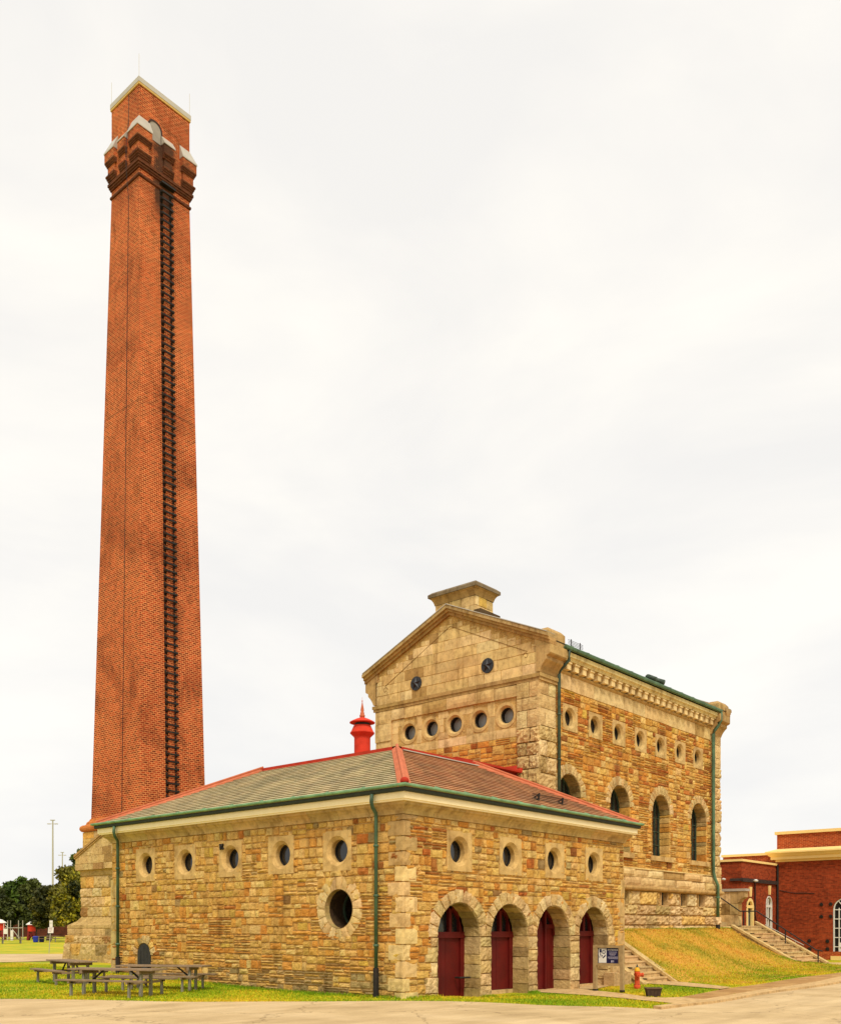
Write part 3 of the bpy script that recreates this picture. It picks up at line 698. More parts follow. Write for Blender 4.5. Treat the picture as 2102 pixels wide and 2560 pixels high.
def boiler_arches():
    for i, (c, r) in enumerate(doors):
        mb = MB(); lo = -9 if i == 0 else (doors[i - 1][0] + doors[i - 1][1] + c - r) / 2 + .004; hi = 99 if i == 3 else (c + r + doors[i + 1][0] - doors[i + 1][1]) / 2 - .004
        voussoirs(mb, FB, c, DS, r, r + .34, 0, math.pi, 11, .06, lambda a, b: jit(random.choice(ASH), .06), .016, (lo, hi))
        # soffit and jambs
        def soff():
            return jit(pick((ASH, 3), (GRY, 2)), .1)
        ap = [(c + r * math.cos(math.pi * k / 11), DS + r * math.sin(math.pi * k / 11)) for k in range(12)]
        for k in range(11):
            p, q = ap[k], ap[k + 1]; m_ = (c, DS)
            block(mb, lambda s, t, h, p=p, q=q: FB(lerp(lerp(q[0], p[0], s), c, h), lerp(lerp(q[1], p[1], s), DS, h), lerp(-.6, .03, t)), .3, .6, 2, 4, .012, .012, .012, soff())
        for sd in (-1, 1):
            b = DB; 
            while b < DS - .02:
                h = min(random.uniform(.26, .42), DS - b)
                if DS - b - h < .12: h = DS - b
                bul = random.choice((.006, .012, .03))
                block(mb, lambda s, t, hh, b=b, h=h: FB(c + sd * (r - hh), lerp(b, b + h - .008, s), lerp(-.6, .045, t)), h, .6, 3, 4, bul, .012, .006, soff()); b += h
        # rock-faced pier blocks to the left (and right of the last door)
        spans = []
        if i == 0: spans.append((c - r - .26, c - r, 1))
        else: spans.append((doors[i - 1][0] + doors[i - 1][1], c - r, 0))
        if i == 3: spans.append((c + r, c + r + .42, 2))
        for a0, a1, ty in spans:
            b = DB; k = 0
            while b < DS - .02:
                h = min(random.uniform(.30, .42), DS - b)
                if DS - b - h < .15: h = DS - b
                x0, x1 = a0, a1
                if ty == 1 and k % 2: x0 -= .2
                if ty == 2 and k % 2: x1 -= .12
                block(mb, lambda s, t, hh, b=b, h=h, x0=x0, x1=x1: FB(lerp(x0, x1, s), lerp(b, b + h - .01, t), hh), x1 - x0, h, 5, 4, .055, .014, .018, jit(random.choice(ASH), .09)); b += h; k += 1
            if ty == 1: rubble(mb, FB, 1.0, a0 + .0, DB, DS, [], pal_B, .16, (.15, .3), .03)
            if ty == 2:
                rubble(mb, FB, a1, 10.05, .5, DS, [], pal_B, .16, (.15, .3), .03)
                fbox(mb, FB, a0 - .12, a1 + .55, -.4, .22, -.05, .32, jit(ASH[3], .05)); fbox(mb, FB, a0 + .12, a1 + .25, .22, .72, -.05, .13, jit(ASH[1], .05))
        mb.build('door_arch', M['rock'], BH)
boiler_arches()
def boiler_doors():
    for i, (c, r) in enumerate(doors):
        D = -.53; z0 = -.3 if i != 3 else -.12
        if i == 1: z0 = -.08
        d = MB(); f = FB
        leaf_top = 1.36 if i != 2 else 1.75
        if i != 2:
            slab(d, f, [(c - r - .02, z0), (c + r * .80, z0), (c + r * .80, leaf_top), (c - r - .02, leaf_top)], D - .06, D)
            slab(d, f, [(c + r * .81, z0), (c + r + .02, z0), (c + r + .02, leaf_top), (c + r * .81, leaf_top)], D - .06, D + .05)
            for k in range(1, 6): fbox(d, f, c - r + k * .2 - .006, c - r + k * .2 + .006, z0 + .05, leaf_top, D, D + .006)
        else:
            slab(d, f, archp(c - .28, z0, 1.45, .56, 12), D - .06, D + .02)
            slab(d, f, [(c + .30, z0), (c + r + .02, z0), (c + r + .02, 1.62), (c + .30, 1.62)], D - .06, D)
            for k in range(1, 3): fbox(d, f, c + .3 + k * .2 - .006, c + .3 + k * .2 + .006, z0 + .05, 1.6, D, D + .006)
        o = d.build('door', M['doorred'], BH)
        q = MB()
        if i != 2:
            fbox(q, f, c - r - .02, c + r + .02, leaf_top, leaf_top + .16, D - .06, D + .07)
            fbox(q, f, c + .22, c + .33, leaf_top + .16, 2.3, D - .06, D + .05)
            fbox(q, f, c + r * .74, c + r, leaf_top + .16, 2.0, D - .06, D + .05)
            fbox(q, f, c - r, c - r * .72, leaf_top + .16, 1.95, D - .06, D + .03)
        else:
            fbox(q, f, c + .27, c + .33, z0, 2.2, D - .06, D + .09); fbox(q, f, c + .33, c + r, 1.6, 1.72, D - .06, D + .06)
            fbox(q, f, c + .68, c + r, 1.72, 2.0, D - .06, D + .04)
        ring = archp(c, leaf_top, DS, r + .02, 18)[2:]; inner = archp(c, leaf_top, DS, r - .09, 18)[2:]
        for k in range(len(ring) - 1):
            q.face([f(*ring[k], D + .05), f(*ring[k + 1], D + .05), f(*inner[k + 1], D + .05), f(*inner[k], D + .05)])
            q.face([f(*inner[k], D - .05), f(*inner[k], D + .05), f(*inner[k + 1], D + .05), f(*inner[k + 1], D - .05)])
        q.build('door_frame', M['doorred'], o)
        g = MB(); g.face([f(a, b, D - .04) for a, b in archp(c, 1.3, DS, r + .02)]); g.build('fanlight_glass', M['glass'], o)
        if i in (1, 3):
            s = MB(); fbox(s, f, c - r, c + r * .98, -.35, z0 - .01, D - .1, D + .06); s.build('stone_step', M['concrete'], BH)
        if i == 0:
            s = MB(); s.tube([f(c + r * .55, .33, D + .05), f(c + r * .55, .33, D + .2), f(c + r * .9, .33, D + .3)], .028, 6); s.build('bolt', M['iron'], o)
boiler_doors()
def boiler_windows():
    p = holder('porthole_window', BH, (0, 0, 0)); porthole_parts(p)
    place_copies(p, BH, [((0, -a, PZ), R(-90)) for a in A_port] + [((a, 0, PZ), 0) for a in B_port])
    oc = holder('round_window', BH, (0, 0, 0)); mb = MB()
    voussoirs(mb, FA, *OC, OR0, OR1, 0, 2 * math.pi, 18, .04, lambda a, b: jit(pick((ASH, 6), (YEL, .3)), .05), .004, None, .008)
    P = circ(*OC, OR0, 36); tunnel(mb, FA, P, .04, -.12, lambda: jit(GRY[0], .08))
    for k in range(18): tunnel(mb, FA, P, -.12 - .06 * k, -.12 - .06 * (k + 1), lambda: jit(lin((62, 46, 28)), .3))  # lining colour carries the shade of the deep reveal
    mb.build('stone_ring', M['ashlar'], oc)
    g = MB(); g.face([FA(a, b, -1.18) for a, b in circ(*OC, OR0 + .02, 36)]); g.build('pane', M['glass'], oc)
    fm = MB()
    for an in (30, 100, 165): fm.bar(FA(OC[0], OC[1], -1.1), FA(OC[0] + .48 * math.cos(R(an)), OC[1] + .48 * math.sin(R(an)), -1.1), .03)
    prev = None
    for a, b in circ(*OC, .46, 30) + circ(*OC, .46, 30)[:1]:
        q = FA(a, b, -.62)
        if prev: fm.bar(prev, q, .05)
        prev = q
    fm.build('glazing_bar', M['copper_dark'], oc)
    # cellar hatch
    h = MB(); slab(h, FA, archp(HA, -.1, .78, .352), -.1, .02); 
    for k in (-.18, 0, .18): fbox(h, FA, HA + k - .006, HA + k + .006, -.1, 1.05, .02, .026)
    o = h.build('cellar_hatch', plain('black_paint', (.022, .019, .017), .6, 0, .5, 5), BH)
    a = MB(); voussoirs(a, FA, HA, .78, .36, .62, 0, math.pi, 7, .05, pal_rock, .01); a.build('hatch_arch', M['rock'], BH)
    a = MB(); a.bar(FA(-6.87, 4.0 - .16, .06), FA(-6.73, 4.0 - .02, .08), .05); a.bar(FA(-6.73, 4.0 - .16, .06), FA(-6.87, 4.0 - .02, .08), .05); a.bar(FA(-6.8, 3.9, .0), FA(-6.8, 3.9, .14), .05)
    a.build('iron_bracket', M['iron'], BH)
boiler_windows()
def boiler_eaves():
    cove = [(-.02, 4.33), (.05, 4.33), (.055, 4.37), (.085, 4.43), (.15, 4.50), (.21, 4.54), (.22, 4.60), (-.02, 4.60)]
    mb = MB()
    side_sweep(mb, FB, 0, LX, cove, 1.05, .01, lin((198, 168, 110))); side_sweep(mb, FA, -LY, 0, cove, 1.05, .01, lin((198, 168, 110)))
    mb.build('cornice', M['ashlar'], BH)
    fa = [(-.02, 4.602), (.30, 4.602), (.30, 4.64), (.33, 4.645), (.33, 4.80), (-.02, 4.80)]
    mb = MB(); side_sweep(mb, FB, 0, LX, fa); side_sweep(mb, FA, -LY, 0, fa); mb.build('fascia', M['trim'], BH)
    gb = [(.30, 4.80), (.395, 4.80), (.41, 4.83), (.41, 4.90), (.30, 4.90)]
    mb = MB(); side_sweep(mb, FB, 0, LX, gb); side_sweep(mb, FA, -LY, 0, gb); mb.build('gutter_shade_strip', plain('gutter_shade_colour', lin((44, 50, 36)), .7, 0, .3, 5), BH)  # added dark strip: shade of the gap below the gutter, as colour
    gu = [(.40, 4.915), (.415, 4.905), (.44, 4.90), (.475, 4.91), (.49, 4.93), (.495, 4.965), (.48, 4.972), (.465, 4.962), (.455, 4.935), (.42, 4.925), (.40, 4.935)]
    mb = MB(); side_sweep(mb, FB, 0, LX, gu); side_sweep(mb, FA, -LY, 0, gu)
    for a in [.8 + 1.15 * i for i in range(9)]:
        p = FB(a, 4.968, .48); mb.bar(p, FB(a - .05, 5.02, .34), .022)
    for a in [-.9 - 1.25 * i for i in range(10)]: mb.bar(FA(a, 4.968, .48), FA(a - .04, 5.01, .34), .022)
    mb.build('gutter', M['copper'], BH, smooth=False)
    w_ = .045
    pipe('downpipe', BH, [FA(-.62, 4.80, .42), FA(-.64, 4.62, .42), FA(-.66, 4.5, .36), FA(-.74, 4.38, .16), FA(-.76, 4.28, .13), FA(-.76, .55, .13)], (-.1, .66), 'pipe', .046, (3.6, 2.4, 1.2))
    pipe('downpipe', BH, [FA(-11.75, 4.80, .42), FA(-11.78, 4.62, .42), FA(-11.82, 4.5, .36), FA(-11.98, 4.38, .16), FA(-12.02, 4.28, .13), FA(-12.02, .6, .13)], (.02, .7), 'pipe', .046, (3.5, 2.3, 1.1))
boiler_eaves()
# roof planes
EO = .43; EZ = 4.90; PK = (2.07, 2.07, 6.40); P1 = (5.4, 2.07, 6.40); P3 = (2.07, 7.55, 6.40); P2 = (5.4, 7.55, 6.40)
E00 = (-EO, -EO, EZ); E10 = (LX + EO, -EO, EZ); E01 = (-EO, LY + EO, EZ); E11 = (LX + EO, LY + EO, EZ)
def slate_slope(mb, e0, e1, t0, t1, n, cols, wd=.3):
    """lapped courses from eave edge e0-e1 up to top edge t0-t1"""
    e0, e1, t0, t1 = map(Vector, (e0, e1, t0, t1)); nrm = (e1 - e0).cross(t0 - e0).normalized()
    for k in range(n):
        a0, a1 = e0.lerp(t0, k / n), e1.lerp(t1, k / n); b0, b1 = e0.lerp(t0, (k + 1) / n), e1.lerp(t1, (k + 1) / n)
        ln = (a1 - a0).length; q = max(1, int(ln / wd)); th = nrm * .032; ck = random.uniform(.94, 1.05); off = random.random()
        ts = [0] + [min(1, max(0, (i + off) / q)) for i in range(q)] + [1]
        for i in range(len(ts) - 1):
            if ts[i + 1] - ts[i] < 1e-4: continue
            p0, p1, r0, r1 = a0.lerp(a1, ts[i]), a0.lerp(a1, ts[i + 1]), b0.lerp(b1, ts[i]), b0.lerp(b1, ts[i + 1])
            c = tuple(v * ck for v in jit(random.choice(cols), .07, .02)); tw = th * random.uniform(.96, 1.04)
            mb.face([p0 + tw, p1 + tw, r1 + th * .1, r0 + th * .1], c); mb.face([p0 - th * .2, p1 - th * .2, p1 + tw, p0 + tw], tuple(v * .62 for v in c))  # butt faces darkened: course shadow lines put into the colour
def boiler_roof():
    green = [lin((190, 174, 138)), lin((182, 168, 134)), lin((194, 178, 140)), lin((186, 168, 132)), lin((178, 164, 128))]
    red = [lin((188, 134, 92)), lin((180, 124, 86)), lin((192, 142, 100)), lin((174, 124, 88)), lin((184, 138, 100))]
    mb = MB()
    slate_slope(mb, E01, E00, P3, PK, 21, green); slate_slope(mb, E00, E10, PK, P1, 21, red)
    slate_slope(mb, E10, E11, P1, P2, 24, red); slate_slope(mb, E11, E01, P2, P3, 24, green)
    mb.face([PK, P1, P2, P3], (.1, .1, .1)); mb.face([E00, E01, E11, E10], (.1, .1, .1))
    mb.build('roof', M['slate'], BH)
    def cap(a, b, w0, w1, lift=.05, name='hip_cap', mat='redhip', th=.04):
        a, b = Vector(a), Vector(b); dr = (b - a).normalized(); sd = dr.cross(Vector((0, 0, 1))).normalized(); m_ = MB()
        for s in (1, -1):
            q = [a + sd * s * w0 + Vector((0, 0, .012 + lift * .2)) - Vector((0, 0, w0 * .42)), a + Vector((0, 0, lift + .03)), b + Vector((0, 0, lift + .03)), b + sd * s * w1 + Vector((0, 0, .012 + lift * .2)) - Vector((0, 0, w1 * .42))]
            dn = Vector((0, 0, -th)); m_.face(q); m_.face([q[0], q[3], q[3] + dn, q[0] + dn]); m_.face([q[0], q[1], q[1] + dn, q[0] + dn]); m_.face([q[2], q[3], q[3] + dn, q[2] + dn])
        m_.tube([a + Vector((0, 0, lift + .03)), b + Vector((0, 0, lift + .03))], .045, 8)
        return m_.build(name, M[mat], BH)
    cap((-.36, -.36, 4.97), (2.05, 2.05, 6.42), .16, .14)
    kn = MB(); kn.lathe([(.0, -.04), (.09, -.03), (.11, .03), (.08, .09), (0, .12)], (-.38, -.38, 5.0), 10); kn.build('hip_knob', M['redmetal'], BH, smooth=True)
    cap((E10[0] - .08, E10[1] + .08, EZ + .05), (5.4, 2.07, 6.42), .1, .1); cap((E01[0] + .08, E01[1] - .08, EZ + .05), (2.07, 7.55, 6.42), .1, .1)
    rm = MB(); rm.box(2.0, 2.17, 2.0, 7.6, 6.34, 6.47); rm.box(2.0, 5.45, 2.0, 2.17, 6.34, 6.472); rm.box(2.17, 5.4, 2.17, 7.5, 6.36, 6.43)
    rm.box(5.3, 5.45, 2.17, 7.6, 6.34, 6.468); rm.box(2.17, 5.3, 7.48, 7.6, 6.34, 6.466); rm.build('ridge_cap', M['redmetal'], BH)
    hf = MB(); hf.bar((2.2, 1.95, 6.385), (5.5, 1.95, 6.385), .06, .025); hf.build('lead_flashing', M['zinc'], BH)
    # red sheet-metal link roof against the pump house gable
    lk = MB(); lk.box(7.4, 10.9, 4.3, 9.5, 5.3, 7.06); o = lk.build('link_roof', plain('deep_red_paint', lin((128, 26, 20)), .6), BH)
    lk = MB(); lk.hexa([(7.2, 4.1, 7.06), (10.93, 4.1, 7.06), (10.93, 9.6, 7.06), (7.2, 9.6, 7.06)], [(7.2, 4.1, 7.13), (10.93, 4.1, 7.13), (10.93, 9.6, 7.2), (7.2, 9.6, 7.2)])
    lk.hexa([(9.6, 4.14, 7.13), (10.93, 4.1, 7.13), (10.93, 6.2, 7.15), (9.6, 6.2, 7.15)], [(10.86, 4.12, 7.16), (10.93, 4.1, 7.36), (10.93, 6.2, 7.36), (10.86, 6.2, 7.18)])
    lk.build('roof_sheet', M['redmetal'], o)
    # ventilator
    vc = (5.0, 6.2, 6.4); vb = MB()
    vb.lathe([(r_ * .76, z_) for r_, z_ in [(.42, 0), (.42, .04), (.34, .06), (.34, 1.27), (.36, 1.30), (.51, 1.41), (.51, 1.44), (.47, 1.47), (.38, 1.62), (.36, 1.66), (.31, 1.665)]], vc, 28)
    o = vb.build('ventilator', M['ventred'], BH, smooth=False)
    c = MB(); c.lathe([(r_ * .76, z_) for r_, z_ in [(.31, 1.655), (.31, 1.76)]], vc, 28); c.build('louvre_gap', M['iron'], o)
    c = MB(); c.lathe([(r_ * .76, z_) for r_, z_ in [(.30, 1.74), (.53, 1.745), (.535, 1.765), (.44, 1.81), (.28, 1.87), (.1, 1.92), (.05, 1.96)]], vc, 28); c.build('vent_cap', M['ventred'], o)
    c = MB(); c.lathe([(r_ * .76, z_) for r_, z_ in [(.10, 1.92), (.12, 1.99), (.08, 2.03), (.09, 2.07), (.06, 2.10), (.075, 2.16), (.04, 2.3), (.012, 2.42), (.03, 2.45), (.008, 2.48), (.004, 2.58)]], vc, 14); c.build('finial', M['redhip'], o, smooth=True)
    for k in range(10):
        c = MB(); a = 2 * math.pi * k / 10; c.bar((vc[0] + .275 * math.cos(a), vc[1] + .275 * math.sin(a), 6.46), (vc[0] + .255 * math.cos(a), vc[1] + .255 * math.sin(a), 6.62), .04)
        c.build('base_tab', M['ventred'], o)
    sg = MB()
    for x in (5.9, 7.15):
        y = .12; z = 4.9 + .6 * (y + .43)
        sg.bar((x, y, z), (x + .02, y - .02, z + .22), .05, .03); sg.bar((x, y + .16, z + .1), (x + .02, y - .02, z + .2), .03)
        sg.bar((x - .05, y - .05, z + .01), (x + .06, y + .2, z + .13), .05, .015)
    for k in range(4): sg.tube([(5.6, .12, 5.27 + k * .045), (7.45, .12, 5.27 + k * .045)], .008, 5)
    sg.build('snow_guard', M['iron'], BH)
boiler_roof()

# ------------------------------------------------------------------ tall pump house behind
PX0, PX1, PY0, PY1 = 10.99, 26.10, 3.5, 11.23
PH = thing('pump_house', 'tall stone gabled building with dentil cornice, round portholes and arched windows', 'building', (18.5, 7.3, 0))
FS = Frame((0, PY0, 0), (1, 0, 0), (0, -1, 0)); FG = Frame((PX0, 0, 0), (0, -1, 0), (-1, 0, 0)); FE = Frame((PX1, 0, 0), (0, 1, 0), (1, 0, 0))
S_port = [13.02, 14.81, 16.60, 18.40, 20.18, 22.01, 23.82]; SPZ = 9.25
S_win = [13.0, 16.72, 20.24, 23.92]; WR = .775; WS = 6.44; WB = 4.6
slots = [13.6, 17.0, 20.45, 22.27, 24.1]
G_port = [9.5, 8.37, 7.22, 6.06, 4.88]; GPZ = 9.22
AP = (7.42, 13.55)      # gable apex (Y, z)
def gz(y): return AP[1] - .445 * abs(y - AP[0])
def pump_walls():
    mb = MB()
    holes = [circ(a, SPZ, .33) for a in S_port] + [archp(a, WB, WS, WR) for a in S_win] + [[(a - .3, 2.55), (a + .3, 2.55), (a + .3, 3.12), (a - .3, 3.12)] for a in slots]
    wall_sheet(mb, FS, [(PX0, -.3), (PX1, -.3), (PX1, 11.5), (PX0, 11.5)], holes, MORTAR)
    gh = [circ(-y, GPZ, .34) for y in G_port]
    wall_sheet(mb, FG, [(-PY1, -.3), (-PY0, -.3), (-PY0, gz(PY0)), (-AP[0], AP[1]), (-PY1, gz(PY1))], gh, MORTAR)
    wall_sheet(mb, FE, [(PY0, -.3), (PY1, -.3), (PY1, gz(PY1)), (AP[0], AP[1]), (PY0, gz(PY0))], [], MORTAR)
    mb.face([(PX0, PY1, -.3), (PX1, PY1, -.3), (PX1, PY1, 11.5), (PX0, PY1, 11.5)], MORTAR)
    h = [circ_hole(a, SPZ, .42) for a in S_port] + [arch_hole(a, WB - .05, WS, WR + .03) for a in S_win]
    rubble(mb, FS, PX0 + .9, PX1 - .8, 3.99, 10.24, h, pal_main, .19, (.22, .55), .044, .018, .014, .3)
    rubble(mb, FG, -10.3, -4.3, 5.9, 8.4, [], pal_gab, .2, (.26, .6), .034, .018, .006, .15)
    ashlar(mb, FE, PY0, PY1, [1.5 + .55 * k for k in range(18)], (.6, 1.3), [], pal_ash)
    mb.build('wall', M['rubble'], PH)
    # dressed stone of the gable, string course, frieze, pilasters
    mb = MB(); hs = [circ_hole(-y, GPZ, .42) for y in G_port]
    def above(a0, a1, b0, b1):
        z0 = gz(-a0); z1 = gz(-a1); lo, hi = min(z0, z1), max(z0, z1)
        if a0 < -AP[0] < a1: hi = AP[1]
        lim = .28
        return 2 if b0 > hi - lim else (1 if b1 > lo - lim else 0)
    ashlar(mb, FG, -PY1, -PY0, [10.47, 10.86, 11.25, 11.64, 12.03, 12.42, 12.81, 13.2, 13.5], (.5, 1.15), [above], pal_ash2, .014, .007, .002)
    ashlar(mb, FG, -10.37, -4.36, [9.79, 10.23], (.8, 1.5), [], pal_ash2, .085, .007, .002)
    ashlar(mb, FG, -10.37, -4.36, [8.4, 8.72, 9.77], (.9, 1.4), [circ_hole(-y, GPZ, .36) for y in G_port], pal_ash2, .012, .005, .001)
    ashlar(mb, FG, -PY1, -10.37, [5.9, 6.5, 7.2, 7.7, 8.4, 9.0, 9.7, 10.23], (.86, .86), [], pal_ash2, .085, .008, .004)
    for (q0, z0, q1, z1) in [(.085, 10.23, .085, 10.34), (.12, 10.34, .12, 10.47)]:
        side_sweep(mb, FG, -PY1, -PY0, [(-.01, z0), (q0, z0), (q1, z1), (-.01, z1)], 1.4, .006, lin((176, 142, 88)))
        side_sweep(mb, FS, PX0, PX0 + 1.0, [(-.01, z0), (q0 + .06, z0), (q1 + .06, z1), (-.01, z1)], None, 0, lin((190, 156, 100)))
    ashlar(mb, FS, PX0 + 1.0, PX1 - .95, [10.24, 10.78], (.9, 1.5), [], pal_ash, .05, .007, .001)
    mb.build('dressed_stone', M['ashlar'], PH)
    # corner pilasters: rock faced below, smooth above
    mb = MB()
    def pil(fr, a0, a1, z0, z1, q, rocky):
        b = z0; k = 0
        while b < z1 - .02:
            h = min(random.uniform(.42, .62), z1 - b)
            if z1 - b - h < .25: h = z1 - b
            cuts = [a0, a1] if (a1 - a0 < .6 or random.random() < .45) else [a0, lerp(a0, a1, random.uniform(.35, .65)), a1]
            rk = rocky and b < 8.6
            for i in range(len(cuts) - 1):
                x0, x1 = cuts[i], cuts[i + 1]; dp = q * random.uniform(.9, 1.25) if rk else q
                block(mb, lambda s, t, hh, x0=x0, x1=x1, b=b, h=h: fr(lerp(x0 + .004, x1 - .004, s), lerp(b + .004, b + h - .004, t), hh), x1 - x0, h, 8 if rk else 3, 6 if rk else 2, dp, .02 if rk else .008, .036 if rk else .002, jit(pick((ASH, 6), (YEL, .12 if rk else 0), (GRY, .5 if rk else .2)), .06))
            b += h; k += 1
    pil(FG, -4.36, -PY0 + .1, 5.6, 10.23, .11, True); pil(FS, PX0 - .1, PX0 + 1.0, 1.3, 10.24, .11, True); mb.build('corner_pilaster', M['rock'], PH); mb = MB(); pil(FS, PX1 - .92, PX1 + .1, 3.95, 10.6, .10, True)
    mb.build('corner_pilaster', M['rock'], PH)
    # plinth
    mb = MB()
    ashlar(mb, FS, PX0, PX1 + .12, [3.30, 3.66, 3.99], (1.0, 2.0), [], pal_ash, .13, .006, .002)
    side_sweep(mb, FS, PX0, PX1, [(-.02, 3.10), (.14, 3.12), (.2, 3.16), (.22, 3.22), (.2, 3.29), (.14, 3.31), (-.02, 3.31)], None, 0, lin((192, 158, 98)))
    side_sweep(mb, FS, PX0, PX1, [(-.02, 3.985), (.13, 3.985), (.03, 4.05), (-.02, 4.05)], None, 0, lin((198, 166, 108)))
    mb.build('plinth_band', M['ashlar'], PH)
    mb = MB(); hs = [rect_hole(a - .3, a + .3, 2.55, 3.12) for a in slots]
    ashlar(mb, FS, PX0, PX1 + .1, [2.55, 3.115], (.9, 1.4), hs, pal_rock, .10, .016, .05, .035)
    ashlar(mb, FS, PX0, PX1 + .1, [1.3, 1.72, 2.14, 2.55], (.8, 1.6), [], pal_rock, .11, .016, .055, .035)
    for a in slots:
        for sd in (-1, 1): fbox(mb, FS, a + sd * .3 - (.02 if sd < 0 else 0), a + sd * .3 + (.02 if sd > 0 else 0), 2.55, 3.1, -.2, .09, jit(ASH[1], .06))
        fbox(mb, FS, a - .3, a + .3, 2.5, 2.56, -.2, .1, jit(ASH[1], .06))
    mb.build('rock_plinth', M['rock'], PH)
    for i, a in enumerate(slots):
        g = MB(); fbox(g, FS, a - .3, a + .3, 2.56, 3.12, -.17, -.15); g.build('vent_slot', M['iron'], PH)
pump_walls()
def pump_openings():
    p = holder('porthole_window', PH, (0, 0, 0)); porthole_parts(p, 'glass', .29, 1.01, .95)
    place_copies(p, PH, [((a, PY0, SPZ), 0) for a in S_port])
    # gable portholes: no square, just a splayed ring with grey blinds
    p = holder('gable_porthole', PH, (0, 0, 0)); fr = Frame((0, 0, 0), (1, 0, 0), (0, -1, 0)); mb = MB(); n = 36
    for k in range(n):
        a0, a1 = 2 * math.pi * k / n, 2 * math.pi * (k + 1) / n
        for (r0, c0), (r1, c1) in [((.27, -.09), (.35, .012)), ((.35, .012), (.46, .0165)), ((.46, .0165), (.46, -.02)), ((.27, -.1), (.27, -.09))]:
            mb.face([fr(r0 * math.cos(a0), r0 * math.sin(a0), c0), fr(r1 * math.cos(a0), r1 * math.sin(a0), c1), fr(r1 * math.cos(a1), r1 * math.sin(a1), c1), fr(r0 * math.cos(a1), r0 * math.sin(a1), c0)], SURR)
    mb.build('stone_ring', M['ashlar'], p, local=True); g = MB(); g.face([fr(a, b, -.3) for a, b in circ(0, 0, .28, n)]); g.build('pane', M['greyglass'], p, local=True)
    g = MB(); tunnel(g, fr, circ(0, 0, .271, n), -.07, -.31, None); g.build('reveal_shade', M['iron'], p, local=True)  # dark tube stands in for the shadowed reveal of the hole
    place_copies(p, PH, [((PX0, y, GPZ), R(-90)) for y in G_port])
    for a in S_win:
        h = holder('arched_window', PH, (0, 0, 0)); mb = MB(); h.location = Vector((0, 0, 0)) - PH.location * 0
        P = archp(a, WB, WS, WR, 11)
        voussoirs(mb, FS, a, WS, WR, WR + .36, 0, math.pi, 13, .05, lambda q, z: jit(random.choice(ASH), .06), .006)
        for k in range(2, len(P) - 1):
            p0, p1 = P[k], P[k + 1]
            block(mb, lambda s, t, hh, p0=p0, p1=p1: FS(lerp(lerp(p0[0], p1[0], s), a, hh), lerp(lerp(p0[1], p1[1], s), WS, hh), lerp(-.55, .03, t)), .25, .55, 2, 4, .012, .012, .012, jit(pick((GRY, 2), (ASH, 2)), .1))
        for sd in (-1, 1):
            b = WB
            while b < WS - .02:
                hh_ = min(random.uniform(.16, .4), WS - b)
                if WS - b - hh_ < .1: hh_ = WS - b
                block(mb, lambda s, t, hh, b=b, h2=hh_: FS(a + sd * (WR - hh), lerp(b, b + h2 - .012, s), lerp(-.55, .04, t)), hh_, .55, 2, 3, .02, .012, .008, jit(pick((TAN, 3), (ORG, 2), (GRY, 1)), .1)); b += hh_
        mb.build('stone_arch', M['rubble'], h)
        s = MB(); fbox(s, FS, a - .98, a + .98, 4.40, 4.6, -.5, .14, SURR); s.build('sill', M['ashlar'], h)
        g = MB(); g.face([FS(x, z, -.48) for x, z in archp(a, WB, WS, WR + .02)]); g.build('pane', M['glass'], h)
        f = MB()
        for dx in (-.36, 0, .36): fbox(f, FS, a + dx - .02, a + dx + .02, WB, WS + (.75 if dx == 0 else .66), -.48, -.45)
        for z in (5.15, 5.72, 6.3): fbox(f, FS, a - WR, a + WR, z - .018, z + .018, -.478, -.447)
        prev = None
        for x, z in archp(a, WB, WS, WR - .03)[1:]:
            q = FS(x, z, -.46)
            if prev: f.bar(prev, q, .06)
            prev = q
        f.build('glazing_bar', M['copper_dark'], h)
    # star-shaped tie plates
    for y, z in [(9.10, 11.05), (5.68, 11.13)]:
        s = MB(); slab(s, FG, circ(-y, z, .27, 24), 0, .045)
        for k in range(5):
            an = math.pi / 2 + 2 * math.pi * k / 5; l = an - math.pi / 5; r_ = an + math.pi / 5
            tip = FG(-y + .25 * math.cos(an), z + .25 * math.sin(an), .05); c = FG(-y, z, .14)
            i0 = FG(-y + .09 * math.cos(l), z + .09 * math.sin(l), .05); i1 = FG(-y + .09 * math.cos(r_), z + .09 * math.sin(r_), .05)
            s.face([c, i0, tip]); s.face([c, tip, i1])
        s.build('tie_plate', plain('black_iron', (.03, .03, .035), .5, .3), PH)
    # incised gable line with scroll ends
    s = MB(); dk = .0
    for pts in [[(-10.75, 11.2), (-AP[0], 12.92), (-3.95, 11.32)]]: s.tube([FG(a, z, .018) for a, z in pts], .011, 6)
    for (cy, cz, sg) in [(10.72, 11.05, 1), (4.02, 11.18, -1)]:
        s.tube([FG(-cy + sg * .13 * math.cos(t) * (1 - t / 9), cz + .13 * math.sin(t) * (1 - t / 9), .018) for t in [k * .4 for k in range(16)]], .011, 6)
    s.build('carved_line', stone_mat('dark_carving', .2, .2, 20, lin((150, 114, 66))), PH)
pump_openings()
